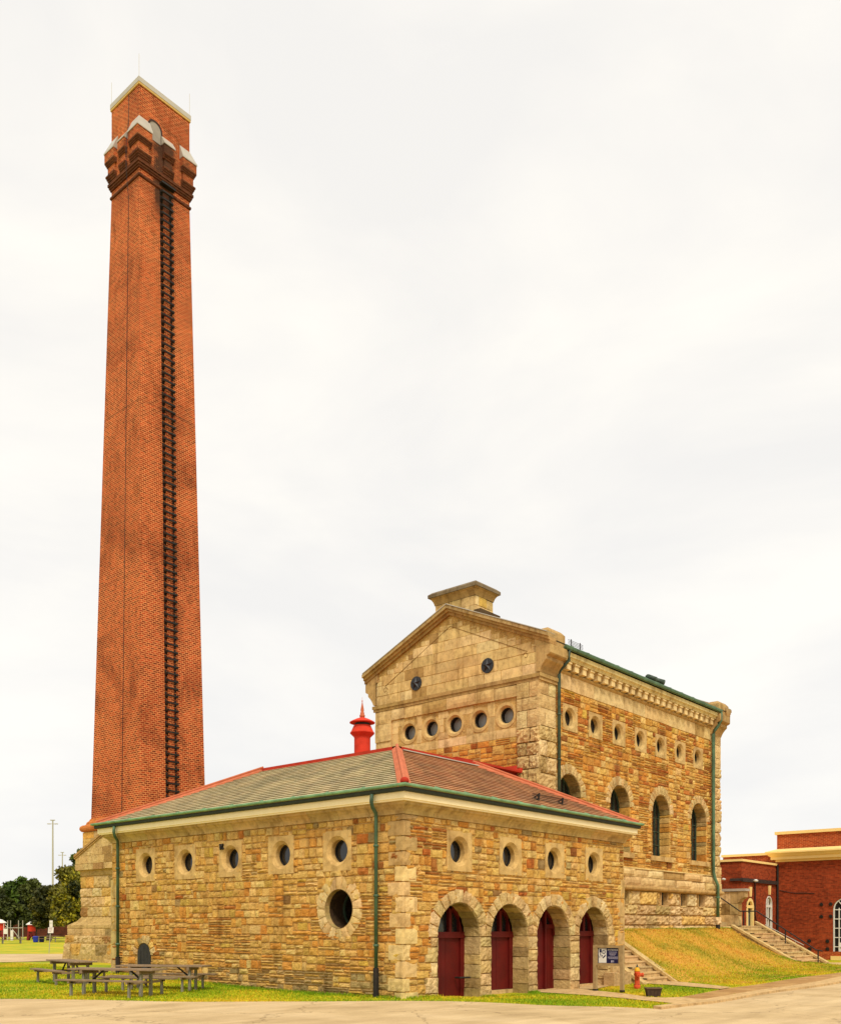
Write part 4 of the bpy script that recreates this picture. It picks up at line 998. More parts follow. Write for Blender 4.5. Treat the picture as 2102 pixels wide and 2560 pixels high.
def pump_eaves():
    mb = MB()
    side_sweep(mb, FS, PX0 + 1.0, PX1 - 1.0, [(-.02, 10.77), (.06, 10.77), (.1, 10.82), (.1, 10.86), (-.02, 10.86)], None, 0, lin((196, 160, 100)), 0, 0)
    side_sweep(mb, FS, PX0 + .9, PX1 - .9, [(-.02, 10.86), (.08, 10.86), (.08, 11.17), (.34, 11.17), (.34, 11.20), (.37, 11.25), (.42, 11.29), (.42, 11.44), (-.02, 11.44)], None, 0, lin((232, 204, 146)), 0, 0)
    mb.build('cornice', M['ashlar'], PH)
    mb = MB(); fbox(mb, FS, PX0 + 1.05, PX1 - 1.05, 10.88, 11.165, .02, .088, lin((112, 84, 48))); mb.build('dentil_shade', M['ashlar'], PH)  # soffit shade between the dentils, painted as darker stone
    d0 = None; n = 24
    for k in range(n):
        x = lerp(12.55, 24.75, k / (n - 1))
        if d0 is None:
            d = MB(); fbox(d, FS, x - .135, x + .135, 10.88, 11.13,   .075, .28, lin((236, 208, 150))); fbox(d, FS, x - .155, x + .155, 11.09, 11.166, .075, .315, lin((238, 210, 154)))
            d0 = d.build('dentil', M['ashlar'], PH); x0 = x
        else:
            c = d0.copy(); COL.objects.link(c); c.parent = PH; c.location = (x - x0, 0, 0)
    gu = [(.43, 11.52), (.44, 11.48), (.49, 11.47), (.54, 11.50), (.56, 11.56), (.56, 11.60), (.54, 11.60), (.52, 11.55), (.48, 11.52)]
    mb = MB(); side_sweep(mb, FS, PX0 + .9, PX1 - .8, gu, None, 0, None, 0, 0)
    for k in range(12): a = 12.4 + k * 1.1; mb.bar(FS(a, 11.61, .55), FS(a - .05, 11.67, .4), .025)
    mb.build('gutter', M['gutter_old'], PH)
    # roof
    r = MB(); yl, yr = PY0 - .47, PY1 + .47; zl = gz(PY0) - .2 + .02; zr = gz(PY1) - .2
    n = 30
    cols = [lin((96, 84, 66)), lin((108, 92, 70)), lin((88, 78, 62))]
    slate_slope(r, (PX0 + .25, yl, 11.60), (PX1 - .25, yl, 11.60), (PX0 + .25, AP[0], 13.48), (PX1 - .25, AP[0], 13.48), n, cols, .4)
    slate_slope(r, (PX1 - .25, yr, 11.60), (PX0 + .25, yr, 11.60), (PX1 - .25, AP[0], 13.48), (PX0 + .25, AP[0], 13.48), n, cols, .4)
    r.face([(PX0 + .25, yl, 11.60), (PX0 + .25, yr, 11.60), (PX1 - .25, yr, 11.60), (PX1 - .25, yl, 11.60)], cols[0])
    r.build('roof', M['slate'], PH)
    # raking copings with moulded profile, kneelers, corner blocks at both gables
    for (fx, sg, nm) in [(PX0, -1, 'w'), (PX1, 1, 'e')]:
        mb = MB()
        yb = (2.96, 11.80)
        for y_end in yb:
            sgn = 1 if y_end > AP[0] else -1
            n = 6
            for k in range(n):
                t0, t1 = k / n, (k + 1) / n
                ya, yb_ = lerp(AP[0], y_end, t0), lerp(AP[0], y_end, t1)
                for (o0, o1, q0, q1, cc) in [(-.22, -.10, -.3, .10, (168, 130, 78)), (-.10, .0, -.3, .17, (184, 148, 92)), (0, .13, -.35, .26, (176, 146, 98))]:
                    c = jit(lin(cc), .1); g = .004
                    P = []
                    for (yy, tt) in ((ya + g * sgn, t0), (yb_ - g * sgn, t1)):
                        zz = AP[1] - .43 * abs(yy - AP[0])
                        P.append([(fx + sg * q0, yy, zz + o0), (fx + sg * q1, yy, zz + o0), (fx + sg * q1, yy, zz + o1), (fx + sg * q0, yy, zz + o1)])
                    mb.hexa(P[0], P[1], c)
        # metal drip on top
        mb.build('raking_coping', M['ashlar'], PH)
        dr = MB()
        for y_end in (3.0, 11.76):
            z1 = AP[1] - .43 * abs(y_end - AP[0]) + .15
            dr.bar((fx + sg * .0, AP[0], AP[1] + .145), (fx + sg * .0, y_end, z1), .56, .025)
        dr.build('coping_flashing', M['zinc'], PH)
        for (y_in, dy) in [(PY0, -1), (PY1, 1)]:
            k = MB(); xw = (fx - .08, fx + 1.02) if sg < 0 else (fx - 1.02, fx + .1)
            prof = [(-.05, 10.52), (.10, 10.52), (.13, 10.6), (.2, 10.72), (.28, 10.82), (.37, 10.9), (.38, 10.92), (.38, 11.03), (.42, 11.04), (.5, 11.08), (.53, 11.12), (.53, 11.42), (-.05, 11.42)]
            c = lin((188, 154, 100)); A = [(xw[0], y_in + dy * q, z) for q, z in prof]; B = [(xw[1], y_in + dy * q, z) for q, z in prof]
            for i in range(len(prof) - 1): k.face([A[i], B[i], B[i + 1], A[i + 1]], jit(c, .06))
            k.face(A, c); k.face(B[::-1], c)
            # upright block on the corner
            y0, y1 = sorted((y_in - dy * .12, y_in + dy * .46)); zt = 12.02 if dy < 0 else 11.95
            x0, x1 = xw[0] + .02, xw[1] - .02
            k.box(x0, x1, y0, y1, 11.42, zt - .12, jit(c, .05)); k.hexa([(x0, y0, zt - .12), (x1, y0, zt - .12), (x1, y1, zt - .12), (x0, y1, zt - .12)], [(x0 + .1, y0 + .1, zt), (x1 - .1, y0 + .1, zt), (x1 - .1, y1 - .1, zt), (x0 + .1, y1 - .1, zt)], c)
            k.build('kneeler_block', M['ashlar'], PH)
    # downpipes
    pipe('downpipe', PH, [FS(12.25, 11.48, .49), FS(12.2, 11.1, .49), FS(12.1, 10.95, .4), FS(12.07, 10.78, .22), FS(12.05, 10.6, .18), FS(12.05, 4.0, .18)], None, 'copper_dark', .058, (9.2, 7.6, 6.0))
    o = pipe('downpipe', PH, [FS(25.25, 11.48, .49), FS(25.25, 11.1, .49), FS(25.2, 10.9, .4), FS(25.17, 10.7, .24), FS(25.15, 10.5, .18), FS(25.15, 4.15, .18), FS(25.2, 3.9, .22), FS(25.36, 3.55, .3), FS(25.36, 2.1, .3)], (1.5, 1.75), 'gutter_old', .075, (3.0,))
    # chimney on the ridge
    ch = holder('chimney_stack', PH, (0, 0, 0)); fc = Frame((11.6, 0, 0), (0, -1, 0), (-1, 0, 0)); fc2 = Frame((0, 6.72, 0), (1, 0, 0), (0, -1, 0))
    mb = MB(); mb.box(11.62, 12.68, 6.74, 8.63, 12.6, 14.1, ASH[0])
    ashlar(mb, fc, -8.65, -6.72, [12.9, 13.35, 13.75, 14.1], (.5, .9), [], pal_ash2, .02, .006, .002); ashlar(mb, fc2, 11.6, 12.7, [12.9, 13.35, 13.75, 14.1], (.4, .7), [], pal_ash2, .02, .006, .002)
    mb.build('shaft', M['ashlar'], ch)
    mb = MB(); prof = [(.03, 14.10), (.04, 14.16), (.07, 14.24), (.12, 14.32), (.18, 14.36), (.18, 14.38), (-.1, 14.38)]
    for f_, a0, a1 in [(fc, -8.65, -6.72), (fc2, 11.6, 12.7), (Frame((12.7, 0, 0), (0, 1, 0), (1, 0, 0)), 6.72, 8.65), (Frame((0, 8.65, 0), (-1, 0, 0), (0, 1, 0)), -12.7, -11.6)]: side_sweep(mb, f_, a0, a1, prof, None, 0, lin((184, 148, 92)))
    mb.build('cove', M['ashlar'], ch)
    mb = MB(); mb.hexa([(11.38, 6.5, 14.38), (12.92, 6.5, 14.38), (12.92, 8.87, 14.38), (11.38, 8.87, 14.38)], [(11.38, 6.5, 14.5), (12.92, 6.5, 14.5), (12.92, 8.87, 14.5), (11.38, 8.87, 14.5)], lin((128, 112, 88)))
    mb.hexa([(11.38, 6.5, 14.5), (12.92, 6.5, 14.5), (12.92, 8.87, 14.5), (11.38, 8.87, 14.5)], [(11.5, 6.62, 14.6), (12.8, 6.62, 14.6), (12.8, 8.75, 14.6), (11.5, 8.75, 14.6)], lin((134, 118, 94))); mb.build('cap_slab', M['ashlar'], ch)
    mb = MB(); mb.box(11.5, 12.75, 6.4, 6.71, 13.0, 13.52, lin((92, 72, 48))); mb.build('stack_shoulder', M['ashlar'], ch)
    v = MB(); v.tube([(19.3, 3.25, 11.85), (19.3, 3.6, 12.02), (20.1, 3.6, 12.02), (20.15, 3.3, 11.9)], .12, 10); v.build('roof_vent', M['copper_dark'], PH, smooth=True)
    sg = MB()
    for x in (12.3, 12.9): sg.bar((x, 2.98, 11.6), (x, 2.98, 11.86), .025)
    for k in range(4): sg.tube([(12.1, 2.98, 11.66 + k * .05), (13.1, 2.98, 11.66 + k * .05)], .008, 5)
    sg.build('snow_guard', M['iron'], PH)
pump_eaves()

# ------------------------------------------------------------------ chimney tower
CN0 = Vector((6.447, 20.89)); CN1 = Vector((6.692, 21.373)); CZ0, CZ1 = 6.5, 34.58
CD0 = (3.42, 3.99); CD1 = (2.63, 2.19)
CT = thing('chimney_tower', 'very tall square orange-brick chimney with corbelled crown on a stone base', 'chimney', (8.1, 22.6, 0))
def crect(z, q=0.0):
    t = (z - CZ0) / (CZ1 - CZ0); t = min(1.0, t)
    x0 = lerp(CN0.x, CN1.x, t); y0 = lerp(CN0.y, CN1.y, t); dx = lerp(CD0[0], CD1[0], t); dy = lerp(CD0[1], CD1[1], t)
    return x0 - q, x0 + dx + q, y0 - q, y0 + dy + q
def ring4(z, q, zr=None):
    x0, x1, y0, y1 = crect(z if zr is None else zr, q); return [(x0, y0, z), (x1, y0, z), (x1, y1, z), (x0, y1, z)]
def stack_rings(mb, prof, zr=None, col=None):
    rg = [ring4(z, q, zr) for q, z in prof]
    for a, b in zip(rg, rg[1:]):
        for k in range(4): mb.face([a[k], a[(k + 1) % 4], b[(k + 1) % 4], b[k]], col)
    mb.face(rg[0][::-1], col); mb.face(rg[-1], col)
def tower():
    mb = MB()
    n = 26; stack_rings(mb, [(0, lerp(6.5, CZ1, k / n)) for k in range(n + 1)])
    mb.build('brick_shaft', M['brick'], CT, uv=True)
    mb = MB()
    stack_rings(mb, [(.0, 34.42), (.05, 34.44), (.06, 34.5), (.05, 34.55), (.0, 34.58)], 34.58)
    mb.build('string_course', M['brick_soot_shade'], CT, uv=True); mb = MB()
    stack_rings(mb, [(0, 34.56), (0, 34.80), (.05, 35.12), (.05, 35.14), (.05, 36.30), (0, 36.34), (0, 38.43)], 35)
    mb.build('crown_wall', M['brick'], CT, uv=True); mb = MB()
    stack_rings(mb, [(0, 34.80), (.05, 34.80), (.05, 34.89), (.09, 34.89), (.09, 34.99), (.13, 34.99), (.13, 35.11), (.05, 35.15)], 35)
    mb.build('corbel_band', M['brick_soot_shade'], CT, uv=True)
    mb = MB(); stack_rings(mb, [(.0, 38.43), (.04, 38.43), (.04, 38.52), (.0, 38.52)], 38, None); mb.build('eave_trim', plain('tan_trim', lin((196, 160, 88)), .7), CT)
    mb = MB(); x0, x1, y0, y1 = crect(38)
    stack_rings(mb, [(.03, 38.525), (.05, 38.53), (.05, 38.74), (-.5, 39.1), (-1.0, 39.3)], 38); mb.build('cap_roof', M['zinc'], CT)
    # merlons with stepped corbels and sloped caps
    MERL = [(.09, 35.12, 35.2, 1), (.125, 35.2, 35.29, 1), (.16, 35.29, 35.38, 1), (.195, 35.38, 35.46, 1), (.12, 35.46, 35.84, 0), (.155, 35.84, 35.92, 1), (.19, 35.92, 36.0, 1), (.225, 36.0, 36.08, 1), (.225, 36.08, 36.44, 0)]
    X0, X1, Y0, Y1 = crect(36); cx, cy = (X0 + X1) / 2, (Y0 + Y1) / 2
    def merl(a0, a1, fr, capcol=None):
        m_ = MB(); b = MB(); d_ = MB(); d2 = MB()
        for q, z0, z1, dk in MERL:
            inset = .08 if q == .12 else 0
            fbox((d2 if z0 > 35.6 else d_) if dk else m_, fr, a0 + inset, a1 - inset, z0, z1, .02, q)
        P = [fr(a0 - .02, 36.45, .25), fr(a1 + .02, 36.45, .25), fr(a1 + .02, 36.50, .25), fr(a0 - .02, 36.50, .25)]
        Q = [fr(a0 - .02, 36.45, .0), fr(a1 + .02, 36.45, .0), fr(a1 + .02, 36.86, .02), fr(a0 - .02, 36.86, .02)]
        b.hexa(Q, P)
        o = m_.build('merlon', M['brick'], CT, uv=True); b.build('cap', M['zinc'], o); d_.build('corbel', M['brick_soot_shade'], o, uv=True); d2.build('corbel', M['brick_soot_shade'], o, uv=True)
    FY = Frame((0, Y0, 0), (1, 0, 0), (0, -1, 0)); FXm = Frame((X0, 0, 0), (0, -1, 0), (-1, 0, 0))
    FYb = Frame((0, Y1, 0), (-1, 0, 0), (0, 1, 0)); FXb = Frame((X1, 0, 0), (0, 1, 0), (1, 0, 0))
    for fr, c0, c1, s in [(FY, X0, X1, 1), (FXm, -Y1, -Y0, 1), (FYb, -X1, -X0, 1), (FXb, Y0, Y1, 1)]:
        mid = (c0 + c1) / 2 + (.1 if fr is FY else 0); hw = .28 if c1 - c0 > 2.4 else .26
        merl(mid - hw, mid + hw, fr)
    # corner merlons are one L-shaped body
    for (xc, sx) in ((X0, -1), (X1, 1)):
        for (yc, sy) in ((Y0, -1), (Y1, 1)):
            m_ = MB(); d_ = MB(); d2 = MB(); L_ = .52
            for q, z0, z1, dk in MERL:
                l = L_ - (.08 if q == .12 else 0)
                xa, xb = sorted((xc + sx * q, xc - sx * l)); ya, yb = sorted((yc + sy * q, yc - sy * l)); ((d2 if z0 > 35.6 else d_) if dk else m_).box(xa, xb, ya, yb, z0, z1)
            o = m_.build('corner_merlon', M['brick'], CT, uv=True); d2.build('corbel', M['brick_soot_shade'], o, uv=True); d_.build('corbel', M['brick_soot_shade'], o, uv=True)
            b = MB(); xo, yo = xc + sx * .25, yc + sy * .25; xi, yi = xc - sx * (L_ + .02), yc - sy * (L_ + .02); zz0, zz1, zz2 = 36.445, 36.50, 37.06
            V = [(xo, yo), (xi, yo), (xi, yc), (xc, yc), (xc, yi), (xo, yi)]
            lo = [(x, y, zz0) for x, y in V]; up = [(xo, yo, zz1), (xi, yo, zz1), (xi, yc + sy * .01, zz2), (xc + sx * .01, yc + sy * .01, zz2), (xc + sx * .01, yi, zz2), (xo, yi, zz1)]
            b.add(lo + up, [(0, 1, 2, 3), (0, 3, 4, 5), (6, 7, 9), (7, 8, 9), (6, 9, 11), (9, 10, 11), (0, 1, 7, 6), (1, 2, 8, 7), (4, 5, 11, 10), (5, 0, 6, 11), (2, 3, 9, 8), (3, 4, 10, 9)])
            b.build('cap', M['zinc'], o)
    # boarded arched window on the front face
    wx = X0 + .80; wm = MB(); slab(wm, FY, archp(wx, 36.42, 36.95, .30, 12), .0, .012); o = wm.build('boarded_window', M['board'], CT)
    wm = MB(); ring = archp(wx, 36.42, 36.95, .30, 12)[1:]; ro = archp(wx, 36.42, 36.95, .38, 12)[1:]
    for k in range(len(ring) - 1):
        wm.face([FY(*ring[k], .03), FY(*ro[k], .03), FY(*ro[k + 1], .03), FY(*ring[k + 1], .03)]); wm.face([FY(*ring[k], .0), FY(*ring[k], .03), FY(*ring[k + 1], .03), FY(*ring[k + 1], .0)]); wm.face([FY(*ro[k], .03), FY(*ro[k], .0), FY(*ro[k + 1], .0), FY(*ro[k + 1], .03)])
    wm.build('window_arch', plain('dark_arch_brick', (.05, .022, .014), .9), o)  # near-black ring outlining the boarded arch
    # lightning rods and the conductor
    for (x, y) in ((X0, Y0), (X0, Y1), (X1, Y0)):
        r = MB(); r.tube([(x, y, 38.7), (x, y, 39.75)], .009, 6); r.build('lightning_rod', M['galv'], CT)
    r = MB(); pts = []
    for k in range(29):
        z = lerp(6.6, 38.4, k / 28); xx0, xx1, yy0, yy1 = crect(z); q = .015 if not 34.3 < z < 36.6 else .14
        pts.append((xx0 - q, lerp(yy0, yy1, .36), z))
    r.tube(pts, .011, 6); r.build('conductor_cable', M['iron'], CT)
    # step irons
    z = 7.0; proto = None; base = None
    lad = None
    mbl = MB(); bx = 8.02
    mbl.box(bx - .3, bx + .42, crect(34.7)[2] - .22, crect(34.7)[2], 34.66, 34.74); lad = mbl.build('ladder', M['iron'], CT)
    while z < 34.3:
        y = crect(z)[2]
        if proto is None:
            b = MB(); y0 = y; z0 = z
            b.bar((bx - .25, y - .20, z), (bx + .25, y - .20, z), .06, .065)
            for s in (-1, 1):
                b.bar((bx + s * .25, y + .02, z + .04), (bx + s * .25, y - .22, z), .08, .09); b.bar((bx + s * .25, y + .02, z + .17), (bx + s * .25, y + .0, z - .09), .10, .07)
                b.bar((bx + s * .25, y - .2, z), (bx + s * .19, y - .03, z - .1), .04)
            proto = b.build('rung', M['iron'], lad)
        else:
            c = proto.copy(); COL.objects.link(c); c.parent = lad; c.location = (0, y - y0, z - z0)
            if z > 33.0: c.scale = (1, 1, 1)
        z += .325
    # stone base
    mb = MB()
    prof = [(.92, -.2), (.90, .32), (.82, 1.0), (.80, 1.25), (.735, 1.27), (.735, 1.58), (.76, 1.60), (.74, 1.72), (.62, 1.80), (.45, 1.9), (.36, 2.02), (.30, 2.1), (.30, 3.95), (.34, 3.97), (.34, 4.17), (.42, 4.2), (.47, 4.5), (.50, 4.84), (.26, 4.95), (.26, 5.96), (.20, 5.98)]
    stack_rings(mb, prof, 6.5, lin((198, 166, 104)))
    x0, x1, y0, y1 = crect(6.5)
    for fr, lo, hi, off in [(Frame((x0, 0, 0), (0, -1, 0), (-1, 0, 0)), -y1, -y0, 0), (Frame((0, y0, 0), (1, 0, 0), (0, -1, 0)), x0, x1, 0)]:
        def on(q0, q1, b0, b1): return lambda a, b, c: fr(a, b, lerp(q0, q1, (b - b0) / (b1 - b0)) + c)
        class G:
            pass
        def wallpart(q, rows, W, dp, jt, rg, ch, pal):
            f2 = Frame(fr.o + fr.n * q, fr.u, fr.n); ashlar(mb, f2, lo - q - dp, hi + q + dp, rows, W, [], pal, dp, jt, rg, ch)
        pb = lambda a, b: jit(pick((ASH, 4), (TAN, 2), (ORG, 1.6 if b < 1.7 else .3), (DRK, .45), (GRY, .7)), .1)
        wallpart(.86, [-.15, .28], (.5, 1.1), .06, .02, .03, .04, pb); wallpart(.83, [.28, .9], (.7, 1.4), .06, .02, .03, .03, pb); wallpart(.79, [.9, 1.27], (.8, 1.5), .06, .02, .035, .04, pb)
        wallpart(.725, [1.27, 1.58], (.6, 1.0), .03, .008, .004, .01, pb)
        wallpart(.30, [2.1, 2.55, 3.0, 3.4, 3.93], (.5, 1.3), .05, .014, .028, .03, pb)
        wallpart(.50, [4.22, 4.5], (.6, 1.1), .012, .006, .002, .008, pal_ash2)
        mid = (lo + hi) / 2; hw = (hi - lo) / 2 + .48
        P = [(mid - hw, 4.5), (mid + hw, 4.5), (mid + hw, 4.86), (mid, 5.86), (mid - hw, 4.86)]
        slab(mb, fr, P, .26, .50, lin((204, 172, 112)))
        f2 = Frame(fr.o + fr.n * .50, fr.u, fr.n)
        ash_hole = lambda a0, a1, b0, b1: 2 if b0 > 4.8 + (1 - min(abs(a0 - mid), abs(a1 - mid)) / hw) * 1.0 else (1 if b1 > 4.74 + (1 - max(abs(a0 - mid), abs(a1 - mid)) / hw) * 1.0 else 0)
        ashlar(mb, f2, mid - hw, mid + hw, [4.5, 4.85, 5.2, 5.55, 5.85], (.5, .9), [ash_hole], pal_ash2, .012, .006, .001)
        for s in (-1, 1):
            a_, b_ = Vector(fr(mid, 5.86, .48)), Vector(fr(mid + s * (hw + .06), 4.86, .48)); mb.bar(a_, b_, .18, .10, lin((186, 146, 86))); mb.bar(a_ + Vector((0, 0, -.1)), b_ + Vector((0, 0, -.1)), .12, .05, lin((200, 160, 98)))
        wallpart(.255, [5.3, 5.65, 5.95], (.7, 1.2), .015, .008, .004, .01, pb)
    mb.build('stone_base', M['rock'], CT)
    mb = MB(); stack_rings(mb, [(.2, 5.97), (.3, 5.99), (.36, 6.06), (.375, 6.14), (.35, 6.23), (.27, 6.29), (.2, 6.3), (.16, 6.34), (.14, 6.42), (.06, 6.5), (.04, 6.56), (0, 6.6)], 6.5, lin((196, 118, 56)))
    mb.build('base_moulding', M['ashlar'], CT)
tower()

# ------------------------------------------------------------------ stairs
def steps(name, label, xa, xb, y0, z0, y1, z1, n, cheek=.3, back=1.2):
    t = thing(name, label, 'stairs', ((xa + xb) / 2, y0, z0)); mb = MB()
    for k in range(n):
        ya = lerp(y0, y1, k / n); zb = lerp(z0, z1, (k + 1) / n)
        c = jit(lin((206, 176, 122)), .07); mb.box(xa + cheek, xb - cheek, ya, y1 + back, z0 - .3 if k == 0 else lerp(z0, z1, k / n) - .02, zb, c)
        mb.box(xa + cheek, xb - cheek, ya - .025, ya + .2, zb - .045, zb + .003, jit(c, .05))
    mb.build('tread', M['concrete_attr'], t)
    sl = (z1 - z0) / (y1 - y0)
    for xs in ((xa, xa + cheek), (xb - cheek, xb)):
        m_ = MB(); lo = y0 - .28; off = .03 if xs[0] == xa else .2; zt = lambda y: z0 + sl * (y - y0) + off
        P = [(lo, z0 - .3), (y1 + .05, z0 - .3), (y1 + .05, zt(y1) - .08), (lo, zt(lo) - .08)]
        fr = Frame((xs[0], 0, 0), (0, -1, 0), (-1, 0, 0))
        slab(m_, fr, [(-y, z) for y, z in P][::-1], -(xs[1] - xs[0]), 0, lin((176, 146, 96)))
        if xs[0] == xa:
            def hol(a0, a1, b0, b1): return 2 if b0 > zt(-a0) - .12 else (1 if b1 > zt(-a1) - .1 else 0)
            rubble(m_, fr, -y1, -lo, z0 - .2, z1, [hol], lambda a, b: jit(pick((GRY, 3), (TAN, 2), (DRK, 1)), .14), .1, (.25, .6), .02, .02, .012, .3)
        m_.build('cheek_wall', M['rubble'], t)
        m_ = MB(); m_.hexa([(xs[0] - .03, lo - .04, zt(lo) - .10), (xs[1] + .03, lo - .04, zt(lo) - .10), (xs[1] + .03, y1 + .06, zt(y1) - .08), (xs[0] - .03, y1 + .06, zt(y1) - .08)],
                           [(xs[0] - .03, lo - .04, zt(lo) + .01), (xs[1] + .03, lo - .04, zt(lo) + .01), (xs[1] + .03, y1 + .06, zt(y1) + .03), (xs[0] - .03, y1 + .06, zt(y1) + .03)], jit(lin((206, 174, 116)), .05))
        m_.build('cheek_coping', M['concrete_attr'], t)
    return t
M['concrete_attr'] = stone_mat('worn_stone_steps', .35, .3, 30)
steps('stone_stairs', 'short stone steps climbing between the low building and the grassy bank', 10.72, 12.75, -.62, -.17, 1.75, 1.35, 9, .3, 1.9)
ST = steps('stone_stairs', 'long stone steps with iron handrail at the far right end of the bank', 27.05, 30.2, .12, -.06, 3.2, 1.70, 10, .3, 1.2)
def stair_extras():
    mb = MB(); lo = lin((188, 156, 104))
    mb.box(25.9, 30.1, 3.3, 4.55, 1.2, 1.70, lo)
    fr = Frame((0, 3.3, 0), (1, 0, 0), (0, -1, 0)); rubble(mb, fr, 26.15, 27.1, 1.2, 1.68, [], pal_rock, .16, (.3, .6), .03)
    for k in range(5): mb.box(26.25, 29.38, 4.45 + k * .3, 6.4, 1.72 + .16 * k - .1, 1.72 + .16 * (k + 1), jit(lin((200, 170, 116)), .06))
    mb.build('landing', M['concrete_attr'], ST)
    # flank wall of the upper flight, with console end and slab cap
    mb = MB(); ff = Frame((29.42, 0, 0), (0, -1, 0), (-1, 0, 0))
    mb.box(29.42, 29.85, 3.9, 8.4, .0, 3.42, lin((176, 146, 94))); ashlar(mb, ff, -8.3, -3.9, [1.7, 2.25, 2.8, 3.4], (.6, 1.2), [], pal_ash2, .02, .01, .006)
    f3 = Frame((0, 3.9, 0), (1, 0, 0), (0, -1, 0)); ashlar(mb, f3, 29.42, 29.85, [0, .5, 1.0, 1.6, 2.2, 2.8], (.5, .5), [], pal_ash2, .03, .01, .006)
    mb.build('flank_wall', M['ashlar'], ST)
    mb = MB(); pr = [(.0, 2.85), (.06, 2.9), (.1, 3.0), (.26, 3.08), (.32, 3.14), (.32, 3.42), (.0, 3.42)]
    A = [(29.38, 3.9 - q, z) for q, z in pr]; B = [(29.89, 3.9 - q, z) for q, z in pr]
    for i in range(len(pr) - 1): mb.face([A[i], B[i], B[i + 1], A[i + 1]], lo)
    mb.face(A, lo); mb.face(B[::-1], lo); mb.build('console', M['ashlar'], ST)
    mb = MB(); mb.box(29.34, 29.94, 3.5, 8.4, 3.425, 3.55); mb.build('wall_cap', M['zinc'], ST)
    # handrail
    h = MB(); yf = .1
    P = [(29.26, 6.1, 4.0), (29.26, 4.8, 3.15), (29.26, 3.74, 2.42), (29.6, 3.05, 2.42), (29.6, 2.9, 2.33), (29.6, .2, .56), (29.6, -.1, .50)]
    h.tube(P, .03, 8)
    for y, zb, zt in [(.1, -.08, .50), (1.64, .85, 1.5), (3.6, 1.7, 2.42)]: h.tube([(29.6 if y < 3 else 29.36, y, zb), (29.6 if y < 3 else 29.36, y, zt)], .034, 8)
    h.build('handrail', M['iron'], ST)
    h = MB(); h.tube([(30.6, 3.0, 1.75), (30.6, 1.1, .75)], .022, 6); h.tube([(30.6, 1.5, -.1), (30.6, 1.5, .96)], .022, 6); h.tube([(30.6, 2.8, -.1), (30.6, 2.8, 1.65)], .022, 6); h.build('side_rail', M['galv'], ST)
stair_extras()

